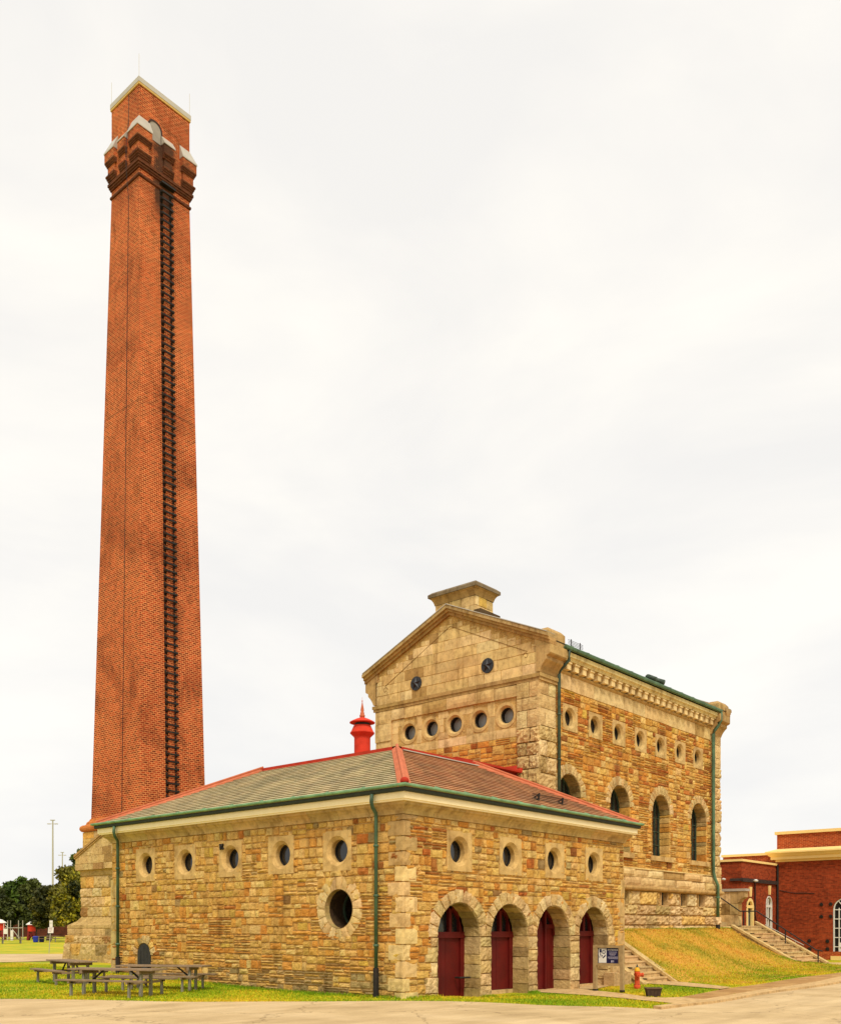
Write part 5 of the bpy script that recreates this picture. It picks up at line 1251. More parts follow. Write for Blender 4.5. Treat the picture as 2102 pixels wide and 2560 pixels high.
# ------------------------------------------------------------------ red brick building on the right
S_ = 1.121
def sx(x): return CAMX + (x - CAMX) * S_
def sy(y): return CAMY + (y - CAMY) * S_
def sz(z): return CAMZ + (z - CAMZ) * S_
QX = sx(32.443); QY = sy(3.10); WX = sx(27.848)
QB = thing('brick_building', 'red brick building with cream cornices and white arched windows on the right', 'building', (QX + 5, QY - 5, 0))
FQ = Frame((QX, 0, 0), (0, -1, 0), (-1, 0, 0)); FW = Frame((0, QY, 0), (1, 0, 0), (0, -1, 0)); FWl = Frame((WX, 0, 0), (0, -1, 0), (-1, 0, 0))
def brick_building():
    yq = -QY; zc = sz(4.985)
    wcy = sy(-.30); wr = .60 * S_; wsp = sz(2.5); wb = sz(.198)
    mb = MB()
    wall_sheet(mb, FQ, [(yq, -.4), (yq + 18, -.4), (yq + 18, zc + .1), (yq, zc + .1)], [archp(-wcy + k, wb, wsp, wr) for k in (0, 4.6, 9.2)], None)
    mb.box(QX + .3, QX + 16, QY - 18, QY, -.4, zc + .05)
    dl, dr = sx(28.438), sx(29.34); wl2, wr2 = sx(30.967), sx(31.803); dc = (dl + dr) / 2; wc = (wl2 + wr2) / 2; hr = (dr - dl) / 2; hr2 = (wr2 - wl2) / 2
    wtop = sz(4.80)
    dsp, wsp2 = sz(3.06) - hr, sz(3.22) - hr2
    wall_sheet(mb, FW, [(WX, -.4), (QX, -.4), (QX, wtop), (WX, wtop)], [archp(dc, -.2, dsp, hr), archp(wc, sz(1.55) - 1.3, wsp2, hr2)], None)
    mb.face([(WX, QY, -.4), (WX, QY + 9, -.4), (WX, QY + 9, wtop), (WX, QY, wtop)]); mb.box(WX + .02, QX, QY + .4, QY + 9, -.4, wtop - .02)
    mb.build('wall', M['brick2'], QB, uv=True)
    # parapets
    mb = MB(); mb.box(QX + .05, QX + 15.5, QY - 18, QY - .0, sz(5.66), sz(6.40)); mb.box(QX + .5, QX + 3, QY + .02, 8.71, wtop - .1, 5.86); mb.build('parapet', M['brick3'], QB, uv=True)
    mb = MB(); mb.box(QX - .06, QX + 15.6, QY - 18, QY + .1, sz(6.40), sz(6.55)); mb.box(QX + .42, QX + 3, QY + .12, 8.79, 5.86, 6.0)
    mb.box(WX - .08, QX + .02, QY - .08, QY + 9, wtop, wtop + .12); mb.build('coping', M['cream'], QB)
    pr = [(-.02, zc), (.05, zc), (.05, zc + .13), (.26, zc + .13), (.26, zc + .30), (.34, zc + .34), (.42, zc + .44), (.50, zc + .50), (.50, zc + .58), (-.02, sz(5.66))]
    mb = MB(); side_sweep(mb, FQ, yq, yq + 18, pr)
    fq2 = Frame((0, QY, 0), (-1, 0, 0), (0, 1, 0)); side_sweep(mb, fq2, -QX - 16, -QX, pr, None, 0, None, 0, 1); mb.build('cornice', M['cream'], QB)
    for k in (0, 4.6, 9.2):
        a = -wcy + k; h = MB(); h.face([FQ(x, z, -.12) for x, z in archp(a, wb, wsp, wr)]); w_ = h.build('arched_window', M['glass'], QB)
        f = MB(); P = archp(a, wb, wsp, wr - .03)[1:] + [archp(a, wb, wsp, wr - .03)[0]]
        for i in range(len(P) - 1): f.bar(FQ(*P[i], -.07), FQ(*P[i + 1], -.07), .07, .06)
        for dx in (-.33, 0, .33): fbox(f, FQ, a + dx * S_ - .025, a + dx * S_ + .025, wb, wsp + (.55 if dx == 0 else .1), -.1, -.06)
        nrow = 5
        for j in range(1, nrow + 1): z = lerp(wb, wsp, j / nrow); fbox(f, FQ, a - wr, a + wr, z - .022, z + .022, -.098, -.058)
        for an in (50, 130): f.bar(FQ(a, wsp, -.08), FQ(a + wr * math.cos(R(an)), wsp + wr * math.sin(R(an)), -.08), .04)
        f.build('window_frame', M['white'], w_)
        f = MB(); fbox(f, FQ, a - wr - .1, a + wr + .1, wb - .24, wb, -.1, .12); f.build('sill', M['cream'], w_)
        if k == 0:
            f = MB(); fbox(f, FQ, a - wr + .25, a + wr - .1, wb, wb + .75, -.115, -.105); f.build('window_blind', M['white'], w_)
    # wing door and window
    d = MB(); slab(d, FW, [(dl + .18, -.2), (dr - .18, -.2), (dr - .18, sz(2.58)), (dl + .18, sz(2.58))], -.14, -.1); o = d.build('door', plain('dark_green_paint', (.02, .035, .025), .5), QB)
    f = MB()
    fbox(f, FW, dl, dl + .18, -.2, dsp, -.15, .03); fbox(f, FW, dr - .18, dr, -.2, dsp, -.15, .03); fbox(f, FW, dl, dr, sz(2.56), sz(2.70), -.15, .035)
    P = archp(dc, 0, dsp, hr, 14)[2:]; Q = archp(dc, 0, dsp, hr - .17, 14)[2:]
    for i in range(len(P) - 1): f.face([FW(*P[i], .03), FW(*P[i + 1], .03), FW(*Q[i + 1], .03), FW(*Q[i], .03)]); f.face([FW(*Q[i], -.1), FW(*Q[i], .03), FW(*Q[i + 1], .03), FW(*Q[i + 1], -.1)])
    f.build('door_surround', M['cream'], o); g = MB(); g.face([FW(x, z, -.12) for x, z in archp(dc, sz(2.7), dsp, hr)]); g.build('fanlight', M['glass'], o)
    f = MB(); fbox(f, FW, dc - .1, dc + .1, -.0, 2.4, -.099, -.095); f.build('door_glass', M['greyglass'], o)
    zb = sz(1.55) - 1.3
    g = MB(); g.face([FW(x, z, -.12) for x, z in archp(wc, zb, wsp2, hr2)]); o = g.build('arched_window', plain('dull_pane', lin((120, 98, 62)), .3, 0, .2, 1), QB)
    f = MB(); P = archp(wc, zb, wsp2, hr2 - .04)[1:] + [archp(wc, zb, wsp2, hr2 - .04)[0]]
    for i in range(len(P) - 1): f.bar(FW(*P[i], -.04), FW(*P[i + 1], -.04), .11, .08)
    for z, t_ in ((sz(2.7), .07), (sz(2.05), .035), (sz(1.5), .035)): fbox(f, FW, wc - hr2, wc + hr2, z - t_, z + t_, -.1, -.02)
    fbox(f, FW, wc - .035, wc + .035, zb, wsp2 + .3, -.1, -.025); f.build('window_frame', M['white'], o)
    f = MB(); fbox(f, FW, wc - hr2 - .06, wc + hr2 + .06, zb - .12, zb, -.1, .08); f.build('sill', M['cream'], o)
    for c_, z0, z1 in ((dc, sz(3.12), sz(3.60)), (wc, sz(3.28), sz(3.74))):
        k = MB(); slab(k, FW, [(c_ - .09, z0), (c_ + .09, z0), (c_ + .16, z1), (c_ - .16, z1)], -.02, .07); k.build('keystone', M['cream'], QB)
    # weathered lead band, pipe and lamp
    b = MB(); fbox(b, FW, WX - .02, QX, sz(3.82), sz(4.0), -.01, .10); fbox(b, FWl, -QY - .6, -QY + .05, sz(3.86), sz(3.98), -.01, .1); b.build('service_duct', plain('sooty_metal', (.035, .022, .018), .7, 0, .5, 4), QB)
    b = MB(); b.tube([FW(QX - .12, sz(4.85), .1), FW(QX - .12, -.2, .1)], .06, 8); b.build('drainpipe', M['iron'], QB); b = MB(); b.tube([FW(sx(29.42), sz(3.8), .06), FW(sx(29.42), sz(2.2), .06), FW(sx(29.6), sz(1.9), .06), FW(sx(29.6), 0, .06)], .035, 6); b.build('drainpipe', M['iron'], QB)
    b = MB(); b.lathe([(.02, .0), (.12, .02), (.14, .08), (.05, .14), (.0, .15)], FW(sx(29.18), sz(3.85), .2), 12); b.lathe([(.02, .0), (.1, .02), (.12, .08), (0, .13)], (WX - .2, sy(3.9), sz(3.9)), 10); b.build('wall_lamp', M['white'], QB)
    b = MB(); b.tube([FQ(-sy(2.95), sz(3.53), .015), FQ(-sy(2.4), sz(3.4), .015), FQ(-sy(2.1), sz(3.36), .015), FQ(-sy(1.7), sz(3.36), .015), FQ(-sy(1.2), sz(3.33), .015)], .018, 5); b.build('cable', M['iron'], QB)
    for y, z in [(.86, 2.768), (.413, 2.78), (.86, 2.163), (.413, 2.171), (1.451, .942), (1.432, .53), (.566, .932), (.566, .543)]:
        s = MB(); a = -sy(y); zz = sz(z)
        pts = []
        for k in range(16): rr = .115 if k % 2 else .085; pts.append((a + rr * math.cos(math.pi * k / 8), zz + rr * math.sin(math.pi * k / 8)))
        slab(s, FQ, pts, -.01, .04); slab(s, FQ, circ(a, zz, .04, 10), .04, .07); s.build('anchor_plate', M['iron'], QB)
    b = MB(); fbox(b, FQ, yq, yq + 18, -.4, sz(.42), -.02, .05); b.build('base_course', M['brick3'], QB, uv=True)
brick_building()
bs = thing('blue_sign', 'small blue board standing behind the right-hand steps, against the red brick', 'sign', (31.8, 3.1, 0))
b = MB(); b.box(31.3, 32.4, 3.1, 3.14, .75, 1.38); b.build('panel', M['blue'], bs); b = MB(); b.box(31.3, 31.35, 3.14, 3.19, -.2, 1.40); b.box(32.35, 32.4, 3.14, 3.19, -.2, 1.44); b.build('post', M['galv'], bs)
b = MB(); b.face([(31.65, 3.09, .9), (32.0, 3.09, .9), (31.85, 3.09, 1.08)]); b.build('white_mark', M['white'], bs)

# ------------------------------------------------------------------ notice board by the doors
def notice_board():
    p0, p1 = Vector((7.28, -.92, 0)), Vector((7.28, -1.78, 0)); zb = -.24
    # faces the camera side: local frame along the board
    fr = Frame((7.28, -1.35, 0), (0, -1, 0), (-1, 0, 0))
    t = thing('notice_board', 'navy and white notice board in a weathered timber frame between two posts', 'sign', (7.28, -1.35, zb))
    for a in (-.43, .43):
        m_ = MB(); fbox(m_, fr, a - .048, a + .048, zb + .1, 1.13, -.05, .05); m_.build('post', M['wood'], t)
        m_ = MB(); fbox(m_, fr, a - .055, a + .055, zb - .05, zb + .1, -.057, .057); m_.build('post_shoe', M['iron'], t)
    m_ = MB(); fbox(m_, fr, -.382, .382, 1.05, 1.12, -.04, .045); fbox(m_, fr, -.382, .382, .54, .61, -.04, .045); fbox(m_, fr, -.382, -.335, .61, 1.05, -.04, .04); fbox(m_, fr, .335, .382, .61, 1.05, -.04, .04); m_.build('board_frame', M['wood'], t)
    m_ = MB(); fbox(m_, fr, -.335, .335, .61, 1.05, -.02, .012); pn = m_.build('panel', M['navy'], t)
    wm = plain('sign_white', (.78, .76, .70), .5, 0, .03)
    m_ = MB(); fbox(m_, fr, -.31, -.06, .62, 1.03, .012, .016); m_.build('white_panel', wm, pn)
    # emblem: square, spoked wheel and fan of blades in navy
    e_ = MB(); D0, D1 = .016, .019
    fbox(e_, fr, -.285, -.215, .91, 1.01, D0, D1)
    cxx, czz = -.145, .93
    for k in range(7):
        a0, a1 = 2 * math.pi * k / 7 + .2, 2 * math.pi * (k + 1) / 7 - .12
        slab(e_, fr, [(cxx + r * math.cos(a), czz + r * math.sin(a) * 1.1) for r, a in ((.026, a0), (.062, a0), (.062, a1), (.026, a1))], D0, D1)
    for q in [[(-.272, .89), (-.232, .885), (-.24, .775)], [(-.215, .85), (-.18, .835), (-.212, .765)], [(-.185, .765), (-.11, .845), (-.095, .81), (-.16, .745)], [(-.09, .87), (-.075, .80), (-.1, .83)], [(-.29, .83), (-.268, .76), (-.292, .77)], [(-.1, 1.015), (-.072, 1.015), (-.075, .97)]]: slab(e_, fr, q[::-1], D0, D1)
    e_.build('emblem', M['navy'], pn)
    x_ = MB()
    for z, a0, a1, h in [(.925, .02, .27, .012), (.885, .03, .25, .009), (.862, .03, .25, .009), (.838, .06, .21, .009), (.806, 0.0, .31, .004), (.782, -.02, .30, .009), (.760, -.02, .31, .009), (.738, .02, .31, .009)]:
        a = a0
        while a < a1 - .01:
            l = min(random.uniform(.02, .06), a1 - a); fbox(x_, fr, a, a + l, z, z + h, .012, .014); a += l + .008
    fbox(x_, fr, .09, .12, .635, .695, .012, .014); fbox(x_, fr, .13, .18, .675, .69, .012, .014); fbox(x_, fr, .13, .18, .645, .66, .012, .014)
    x_.build('small_print', plain('print_lilac', lin((190, 184, 206)), .5, 0, .02), pn)
    cu = bpy.data.curves.new('heading', 'FONT'); cu.body = 'ENTRANCE'; cu.size = .062; cu.align_x = 'CENTER'; cu.extrude = .001
    tmp = bpy.data.objects.new('heading', cu); COL.objects.link(tmp); me = bpy.data.meshes.new_from_object(tmp); bpy.data.objects.remove(tmp); me.materials.clear(); me.materials.append(wm); o = bpy.data.objects.new('heading', me); COL.objects.link(o); o.parent = pn
    o.location = Vector(fr(.14, .975, .0145)) - t.location; o.rotation_euler = (R(90), 0, R(-90))
notice_board()

# ------------------------------------------------------------------ hydrant and planter
def hydrant():
    x, y = 9.02, -1.33; z = zg(x, y); t = thing('fire_hydrant', 'orange-red fire hydrant with yellow bonnet on the grass by the steps', 'hydrant', (x, y, z))
    m_ = MB(); m_.lathe([(.10, -.05), (.10, .12), (.085, .13), (.075, .15), (.072, .44), (.085, .46), (.088, .49), (.08, .52)], (x, y, z), 20); m_.build('barrel', M['hydrant'], t, smooth=True)
    m_ = MB(); m_.lathe([(.082, .525), (.084, .545), (.068, .60), (.052, .63), (.035, .645)], (x, y, z), 20); b = m_.build('bonnet', M['yellow'], t, smooth=True)
    m_ = MB(); m_.lathe([(.035, .64), (.032, .67), (.02, .69), (.016, .73), (.012, .735)], (x, y, z), 6); m_.build('operating_nut', plain('dark_green_cap', (.02, .035, .02), .5), b)
    d = Vector((.70, -.71, 0)); s = Vector((.71, .70, 0)); c = Vector((x, y, z + .42))
    for dr, l, r in ((d, .15, .055), (-s, .12, .045), (s, .12, .045)):
        m_ = MB(); m_.tube([c, c + dr * l], r, 14); o = m_.build('outlet', M['hydrant'], t)
        m_ = MB(); m_.tube([c + dr * l, c + dr * (l + .035)], r + .012, 10); m_.tube([c + dr * (l + .03), c + dr * (l + .06)], .018, 6); m_.build('outlet_cap', M['hydrant'] if r > .05 else M['hydrant'], o)
    m_ = MB()
    for k in range(8): a = k * math.pi / 4; m_.lathe([(.012, 0), (.012, .02)], (x + .085 * math.cos(a), y + .085 * math.sin(a), z + .13), 6)
    m_.build('flange_bolt', M['iron'], t)
hydrant()
def planter():
    x, y = 6.72, -3.02; z = zg(x, y); t = thing('planter_box', 'dark weathered wooden tub on the grass near the kerb', 'planter', (x, y, z), R(-49))
    m_ = MB(); W0, W1, D0, D1, H = .165, .205, .11, .14, .24
    m_.hexa([(-W0, -D0, .015), (W0, -D0, .015), (W0, D0, .015), (-W0, D0, .015)], [(-W1, -D1, H), (W1, -D1, H), (W1, D1, H), (-W1, D1, H)]); 
    for k in range(1, 4): a = lerp(-1, 1, k / 4); m_.bar((a * W0, -D0 - .004, .02), (a * W1, -D1 - .004, H), .012, .006)
    m_.build('tub', plain('dark_barrel_wood', lin((66, 48, 34)), .85, 0, .35, 9), t, local=True)
    m_ = MB()
    for s in (-1, 1): m_.box(-W1 - .01, W1 + .01, s * D1 - .02, s * D1 + .02, H - .02, H + .012); m_.box(s * W1 - .02, s * W1 + .02, -D1 + .02, D1 - .02, H - .02, H + .01)
    m_.build('rim', plain('tub_rim_wood', lin((96, 74, 52)), .85), t, local=True)
    m_ = MB(); m_.box(-W1 + .02, W1 - .02, -D1 + .02, D1 - .02, H - .05, H - .022); m_.build('soil', plain('soil', (.03, .02, .012), .95), t, local=True)
planter()

# ------------------------------------------------------------------ picnic tables
def picnic_table(name, label, group, L_=1.85, scale=1.0):
    t = thing(name, label, 'picnic table', group=group)
    def plank(nm, x0, x1, y0, y1, z0, z1, n):
        m_ = MB(); w_ = (y1 - y0) / n
        for k in range(n): m_.box(x0 + random.uniform(-.008, .008), x1 + random.uniform(-.008, .008), y0 + k * w_ + .004, y0 + (k + 1) * w_ - .004, z0, z1)
        return m_.build(nm, M['tablewood'], t, local=True)
    H = .65; h = L_ / 2
    top = plank('tabletop', -h, h, -.33, .33, H - .035, H, 4)
    for s in (-1, 1): plank('bench', -h, h, s * .66 - .12, s * .66 + .12, .37, .405, 2)
    for x in (-h + .39, h - .39):
        m_ = MB(); m_.box(x - .035, x + .035, -.32, .32, H - .12, H - .037); m_.build('top_bearer', M['tablewood'], t, local=True)
        for s in (-1, 1):
            m_ = MB(); m_.bar((x, s * .2, 0), (x, s * .2, H - .1), .075, .06, up=(1, 0, 0)); m_.build('leg', M['tableleg'], t, local=True)
            m_ = MB(); m_.bar((x, s * .66, 0), (x, s * .66, .37), .06, .05, up=(1, 0, 0)); m_.build('bench_leg', M['tableleg'], t, local=True)
            m_ = MB(); m_.bar((x, s * .66 - .11, .345), (x, s * .66 + .11, .345), .05, .05); m_.build('bench_bearer', M['tablewood'], t, local=True)
            
        m_ = MB(); m_.bar((x, -.66, .33), (x, .66, .33), .04, .06); m_.build('cross_bar', M['tablewood'], t, local=True)
        m_ = MB(); sgn = -1 if x > 0 else 1; m_.bar((x, 0, .28), (x + sgn * .42, 0, H - .05), .035, .035); m_.build('brace', M['iron'], t, local=True)
    return t
def at(u, D, v=None):
    lat = (u - 1051) / 2380 * D; x = CAMX + D * .75870 + lat * .65144; y = CAMY + D * .65144 - lat * .75870
    return Vector((x, y, CAMZ + (2318 - v) / 2380 * D if v is not None else zg(x, y)))
pt = picnic_table('picnic_table', 'weathered picnic table nearest the road, overlapping the two others', 'picnic tables by the stone wall', 2.4)
specs = [(at(293, 23.0), R(-68), 'weathered picnic table nearest the road, overlapping the two others'),
         (at(177, 27.0), R(-101), 'weathered picnic table standing farthest left beside the chimney base'),
         (at(409, 25.0), R(-59), 'weathered picnic table half hidden behind the front one, closest to the stone wall')]
for i, (p_, rz, lab) in enumerate(specs):
    o = pt if i == 0 else copy_tree(pt); o.location = p_; o.rotation_euler = (0, 0, rz); o['label'] = lab

# ------------------------------------------------------------------ far left: park
for i, (u, D, rz, lab) in enumerate([(29, 89, .5, 'grey picnic table on the far lawn beside the red play towers'), (118, 96, .4, 'dark picnic table on the far lawn next to the blue bins'), (146, 99, .3, 'dark picnic table on the far lawn under the tree trunk')]):
    o = copy_tree(pt); o.location = at(u, D); o.rotation_euler = (0, 0, R(-49) + rz); o.scale = (.95, .95, .95); o['label'] = lab; o['group'] = 'picnic tables on the far lawn'
def water_tower(u, D, s, label):
    p = at(u, D); t = thing('play_tower', label, 'play tower', p, R(-40), 'red play towers'); b = MB()
    b.lathe([(.66, 1.55), (.66, 2.75), (.7, 2.78)], (0, 0, 0), 16); o = b.build('tank', M['ventred'], t, local=True)
    b = MB(); b.lathe([(.95, 2.72), (.9, 2.86), (.6, 3.05), (.3, 3.28), (0, 3.34)], (0, 0, 0), 16); b.build('dome', M['white'], t, local=True)
    for a in (45, 135, 225, 315):
        b = MB(); c, q = math.cos(R(a)), math.sin(R(a)); b.bar((.78 * c, .78 * q, 0), (.58 * c, .58 * q, 1.6), .3); b.build('leg', plain('dark_red_timber', lin((120, 30, 20)), .8), t, local=True)
    b = MB()
    for k in range(4):
        a0, a1 = R(45 + 90 * k), R(135 + 90 * k); b.bar((.75 * math.cos(a0), .75 * math.sin(a0), .2), (.64 * math.cos(a1), .64 * math.sin(a1), 1.4), .14); b.bar((.75 * math.cos(a1), .75 * math.sin(a1), .2), (.64 * math.cos(a0), .64 * math.sin(a0), 1.4), .14); b.bar((.66 * math.cos(a0), .66 * math.sin(a0), 1.2), (.66 * math.cos(a1), .66 * math.sin(a1), 1.2), .08)
    b.build('cross_brace', bpy.data.materials['dark_red_timber'], t, local=True)
    t.scale = (s, s, s)
water_tower(79, 110, .66, 'small red tank tower with white dome beside the blue bins'); water_tower(1, 112, .74, 'larger red tank tower with white dome at the left edge of the park')
def frame_swing():
    t = thing('climbing_frame', 'grey metal climbing frame between the two red play towers', 'climbing frame', at(38, 114), R(-49)); b = MB()
    for x in (-.9, -.55, .4, .9): b.tube([(x, 0, 0), (x, 0, 2.35)], .05, 6)
    b.build('upright', M['galv'], t, local=True); b = MB(); b.tube([(-1.9, 0, 1.45), (.9, 0, 1.45)], .05, 6); b.tube([(-1.7, 0, 2.2), (-.9, 0, 1.55)], .04, 6); b.tube([(-.4, 0, 1.35), (.5, 0, .2)], .04, 6); b.build('crossbar', M['galv'], t, local=True)
    t = thing('info_panel', 'white information panel on posts beside the larger red tower', 'sign', at(14, 108), R(-49)); b = MB(); b.box(-.24, .24, -.03, .0, .75, 1.35); b.build('panel', M['white'], t, local=True)
    b = MB(); b.box(-.24, -.2, 0, .04, 0, 1.9); b.box(.2, .24, 0, .04, 0, 1.9); b.build('post', M['white'], t, local=True)
    t = thing('marker_post', 'pale slab-like post in front of the climbing frame', 'post', at(30, 110), R(-49)); b = MB(); b.box(-.14, .14, -.08, .08, 0, 1.1); b.hexa([(-.14, -.08, 1.1), (.14, -.08, 1.1), (.14, .08, 1.1), (-.14, .08, 1.1)], [(-.1, -.05, 1.16), (.1, -.05, 1.16), (.1, .05, 1.16), (-.1, .05, 1.16)]); b.build('slab', M['white'], t, local=True)
frame_swing()
for u, D, mt, lab in [(89, 95, 'blue', 'bright blue litter bin left of its grey twin'), (104, 96, 'navy', 'dark navy litter bin under the far picnic table')]:
    t = thing('litter_bin', lab, 'bin', at(u, D), 0, 'bins on the far lawn'); b = MB(); b.lathe([(.2, 0), (.23, .05), (.27, .5), (.28, .52)], (0, 0, 0), 14); b.build('body', M[mt], t, local=True); b = MB(); b.lathe([(.29, .50), (.29, .55), (.24, .60), (.1, .62)], (0, 0, 0), 14); b.build('lid', M['iron'] if mt == 'navy' else M['blue'], t, local=True)
def lane_sign():
    p = at(122.5, 55); t = thing('lane_sign', 'pair of white regulation plates on a leaning thin post beside the far lane', 'sign', p, R(-49)); b = MB()
    b.tube([(-.02, .03, -.1), (.1, .03, 1.75)], .022, 6); b.build('post', M['galv'], t, local=True)
    q = MB(); q.box(-.1, .27 - .1, -.0, .015, 0, .01); b = MB(); b.hexa([(-.06, -.01, 1.19), (.30 - .05, -.01, 1.19), (.25, .01, 1.19), (-.06, .01, 1.19)], [(-.04, -.01, 1.52), (.27, -.01, 1.52), (.27, .01, 1.52), (-.04, .01, 1.52)]); lo = b.build('lower_plate', M['white'], t, local=True)
    b = MB(); b.box(.03, .21, -.01, .01, 1.54, 1.92); up = b.build('upper_plate', M['white'], t, local=True)
    b = MB()
    for z in (1.44, 1.36, 1.28): b.box(0, .2 if z > 1.3 else .14, -.014, -.0105, z, z + .025)
    b.build('lettering', plain('faded_print', lin((150, 110, 110)), .7), lo, local=True)
    b = MB()
    for k in range(16): a0, a1 = 2 * math.pi * k / 16, 2 * math.pi * (k + 1) / 16; b.face([(.12 + r * math.cos(a), -.012, 1.78 + r * math.sin(a)) for r, a in ((.05, a0), (.065, a0), (.065, a1), (.05, a1))])
    b.build('ring_symbol', plain('faded_green_print', lin((130, 150, 90)), .7), up, local=True)
lane_sign()
def mast(u, D, v, label, s):
    p = at(u, D); zt = CAMZ + (2318 - v) / 2380 * D; t = thing('light_mast', label, 'light mast', p, R(-49), 'stadium light masts'); b = MB(); H = zt - p.z
    b.tube([(0, 0, 0), (0, 0, H)], [.26, .15], 10); b.build('pole', M['galv'], t, local=True); b = MB()
    b.box(-.9, .9, -.05, .05, H - 1.0, H - .9); b.box(-.45, .45, -.05, .05, H - .2, H - .1); b.build('crossarm', M['galv'], t, local=True)
    for x, z in [(-1.0, -.95), (-.6, -.95), (.6, -.95), (1.0, -.95), (-.35, -.1), (.35, -.1)]:
        b = MB(); b.bar((0, 0, H + z), (x, 0, H + z), .06); b.lathe([(.12, 0), (.26, .07), (.22, .16), (.08, .22)], (x, -.1, H + z - .1), 10); b.build('floodlight', M['galv'], t, local=True)
    b
mast(132, 215, 2050, 'tall grey floodlight mast rising above the trees', 1); mast(156, 290, 2131, 'fainter floodlight mast farther away, partly behind leaves', 1)
def far_wall():
    p = at(60, 150); q = at(170, 150); t = thing('park_wall', 'long dark red brick wall in shade behind the park trees', 'wall', (p.x, p.y, 0)); d_ = (q - p); d_.z = 0; u_ = d_.normalized(); n_ = Vector((-u_.y, u_.x, 0)) * -1
    fr = Frame((p.x, p.y, 0), (u_.x, u_.y, 0), (n_.x, n_.y, 0)); b = MB(); fbox(b, fr, -14, 22, -.2, 2.3, -.3, 0); b.build('brickwork', brick_mat('dark_old_brick', lin((96, 48, 30)), lin((60, 30, 20)), lin((80, 54, 40)), .24, .075, .008, None, .3, .5), t, uv=True)
    b = MB(); fbox(b, fr, -14.1, 22.1, 2.3, 2.42, -.36, .06); b.build('coping', M['concrete'], t)
far_wall()

def leaves(name, parent, clumps, n, size, cols, sun_up=.5):
    cl = np.array([(*c, r) for c, r in clumps], dtype=np.float32); wts = cl[:, 3] ** 2; wts /= wts.sum()
    idx = RNG.choice(len(cl), n, p=wts); d_ = RNG.normal(size=(n, 3)); d_ /= np.linalg.norm(d_, axis=1)[:, None]
    rad = cl[idx, 3] * (RNG.random(n) ** .45) * (1 + .12 * RNG.normal(size=n)); P = cl[idx, :3] + d_ * rad[:, None] * np.array([1, 1, .85])
    a = RNG.normal(size=(n, 3)); a /= np.linalg.norm(a, axis=1)[:, None]; b = np.cross(a, RNG.normal(size=(n, 3))); b /= np.linalg.norm(b, axis=1)[:, None]
    s = size * (.6 + .8 * RNG.random(n)); a *= s[:, None]; b *= (s * .55)[:, None]
    V = np.stack([P - a, P + b, P + a, P - b], axis=1).astype(np.float32)
    tint = RNG.random(len(cl))[idx] * .75 + RNG.random(n) * .5 - .12
    cols = np.array(cols); k = np.clip(tint * (len(cols) - 1), 0, len(cols) - 1.001); i0 = k.astype(int); f = (k - i0)[:, None]
    c = cols[i0] * (1 - f) + cols[i0 + 1] * f; C = np.ones((n, 4, 4), dtype=np.float32); C[:, :, :3] = c[:, None, :]
    me = bpy.data.meshes.new(name); me.vertices.add(n * 4); me.vertices.foreach_set('co', V.ravel()); me.loops.add(n * 4); me.polygons.add(n)
    me.loops.foreach_set('vertex_index', np.arange(n * 4, dtype=np.int32)); me.polygons.foreach_set('loop_start', np.arange(0, n * 4, 4, dtype=np.int32)); me.update()
    ca = me.color_attributes.new('Col', 'FLOAT_COLOR', 'CORNER'); ca.data.foreach_set('color', C.ravel()); me.materials.append(M['leaf']); me.validate()
    o = bpy.data.objects.new(name, me); COL.objects.link(o); o.parent = parent; return o
DKG = [lin((34, 40, 16)), lin((46, 54, 20)), lin((64, 70, 26)), lin((84, 92, 30))]; MDG = [lin((46, 64, 16)), lin((74, 102, 24)), lin((102, 138, 30)), lin((130, 156, 40))]
OLV = [lin((48, 50, 18)), lin((70, 70, 24)), lin((94, 90, 30)), lin((112, 104, 36))]; YLG = [lin((104, 104, 22)), lin((146, 138, 28)), lin((182, 162, 38)), lin((204, 172, 46))]
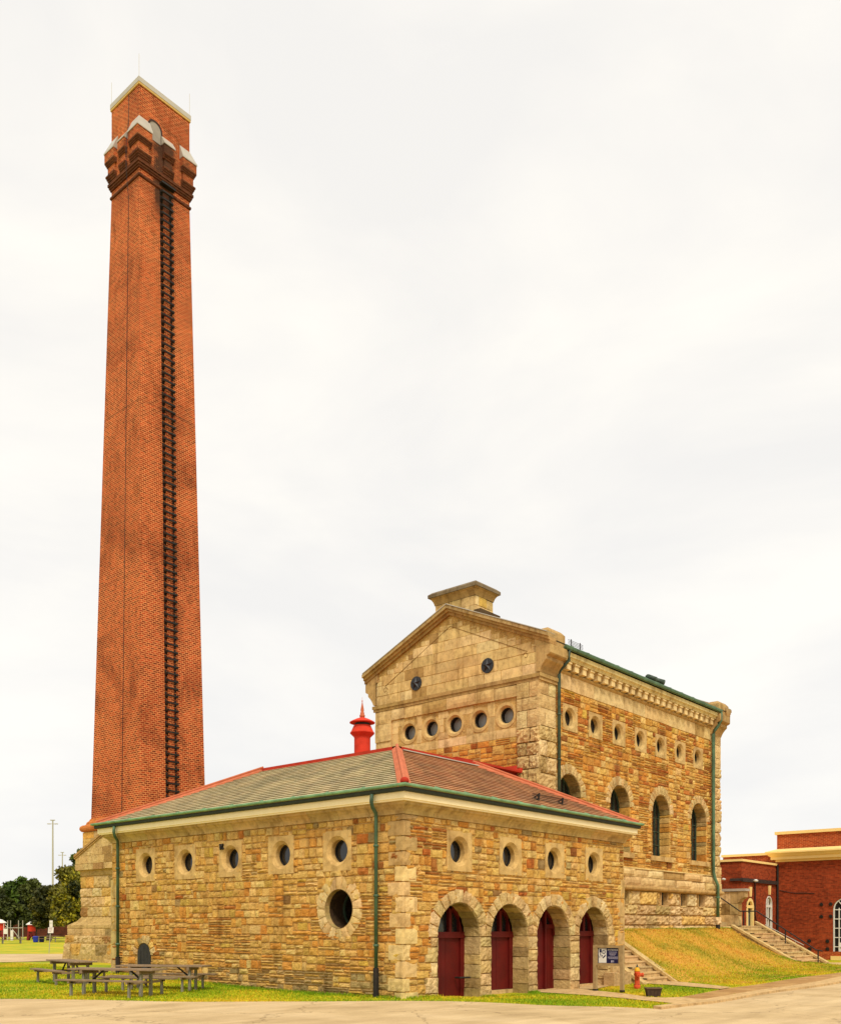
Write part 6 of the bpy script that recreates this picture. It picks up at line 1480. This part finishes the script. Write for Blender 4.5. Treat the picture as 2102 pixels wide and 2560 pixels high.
def tree(u, D, w_px, v_top, v_bot, label, cols, n=7000, size=.28, nclump=34, group='trees at the park edge', sparse=0, lean=0, extra=None):
    p = at(u, D); k = D / 2380; top = CAMZ + (2318 - v_top) * k - p.z; bot = max(.9, CAMZ + (2318 - v_bot) * k - p.z); Rw = w_px * k / 2
    t = thing('park_tree', label, 'tree', p, 0, group); cl = []
    cz = (top + bot) / 2; hz = (top - bot) / 2
    b = MB(); b.tube([(0, 0, -.2), (.05, .03, bot * .6), (.1, -.05, bot + .3), (.05, 0, cz)], [.34, .27, .2, .08], 9)
    for i in range(nclump):
        th = random.uniform(0, 6.283); ph = math.acos(random.uniform(-.95, 1)); rr = random.uniform(.45, .95) ** .7
        r = random.uniform(.2, .36) * min(Rw, hz); sp = math.sin(ph) if math.cos(ph) > 0 else max(.86, math.sin(ph)); x = (Rw - r) * rr * sp * math.cos(th); y = (Rw - r) * rr * sp * math.sin(th); z = cz + (hz - r) * (rr if math.cos(ph) > 0 else rr ** .5) * math.cos(ph)
        cl.append(((x, y, z), r))
        if i % 4 == 0: b.tube([(.06, 0, lerp(bot, cz, random.random() * .7)), (x * .5, y * .5, lerp(cz, z, .4)), (x, y, z)], [.12, .07, .025], 6)
    b.build('trunk', M['bark'], t, local=True); leaves('crown', t, cl, n, size, cols)
    if extra: leaves('crown', t, [((e_[0] * k, 0, CAMZ + (2318 - e_[1]) * k - p.z), e_[2] * k) for e_ in extra], 2600, size, YLG)
    return t
DMG = [lin((40, 52, 16)), lin((60, 80, 20)), lin((84, 108, 26)), lin((108, 128, 34))]
tree(-8, 118, 104, 2214, 2340, 'dark evergreen-looking tree cut by the left edge of the picture', DKG, 10000, .28, 50)
tree(46, 128, 110, 2184, 2334, 'round mid-green tree, its lighter top showing behind the darker ones', DMG, 10000, .28, 50)
tree(86, 120, 108, 2192, 2340, 'broad dark tree in the middle of the park row', DKG, 12000, .27, 56)
tree(122, 108, 104, 2204, 2342, 'olive drooping tree standing in front of the park row', [DKG[1]] + OLV, 13000, .2, 64)
tree(176, 99, 124, 2152, 2338, 'sparse-topped tree with yellowing leaves next to the chimney base', DKG[:2] + OLV[2:] + YLG[:3], 12000, .2, 60)
tree(214, 104, 140, 2100, 2332, 'taller dark tree mostly hidden behind the chimney base', DKG[1:] + MDG[1:2], 8000, .22, 40)
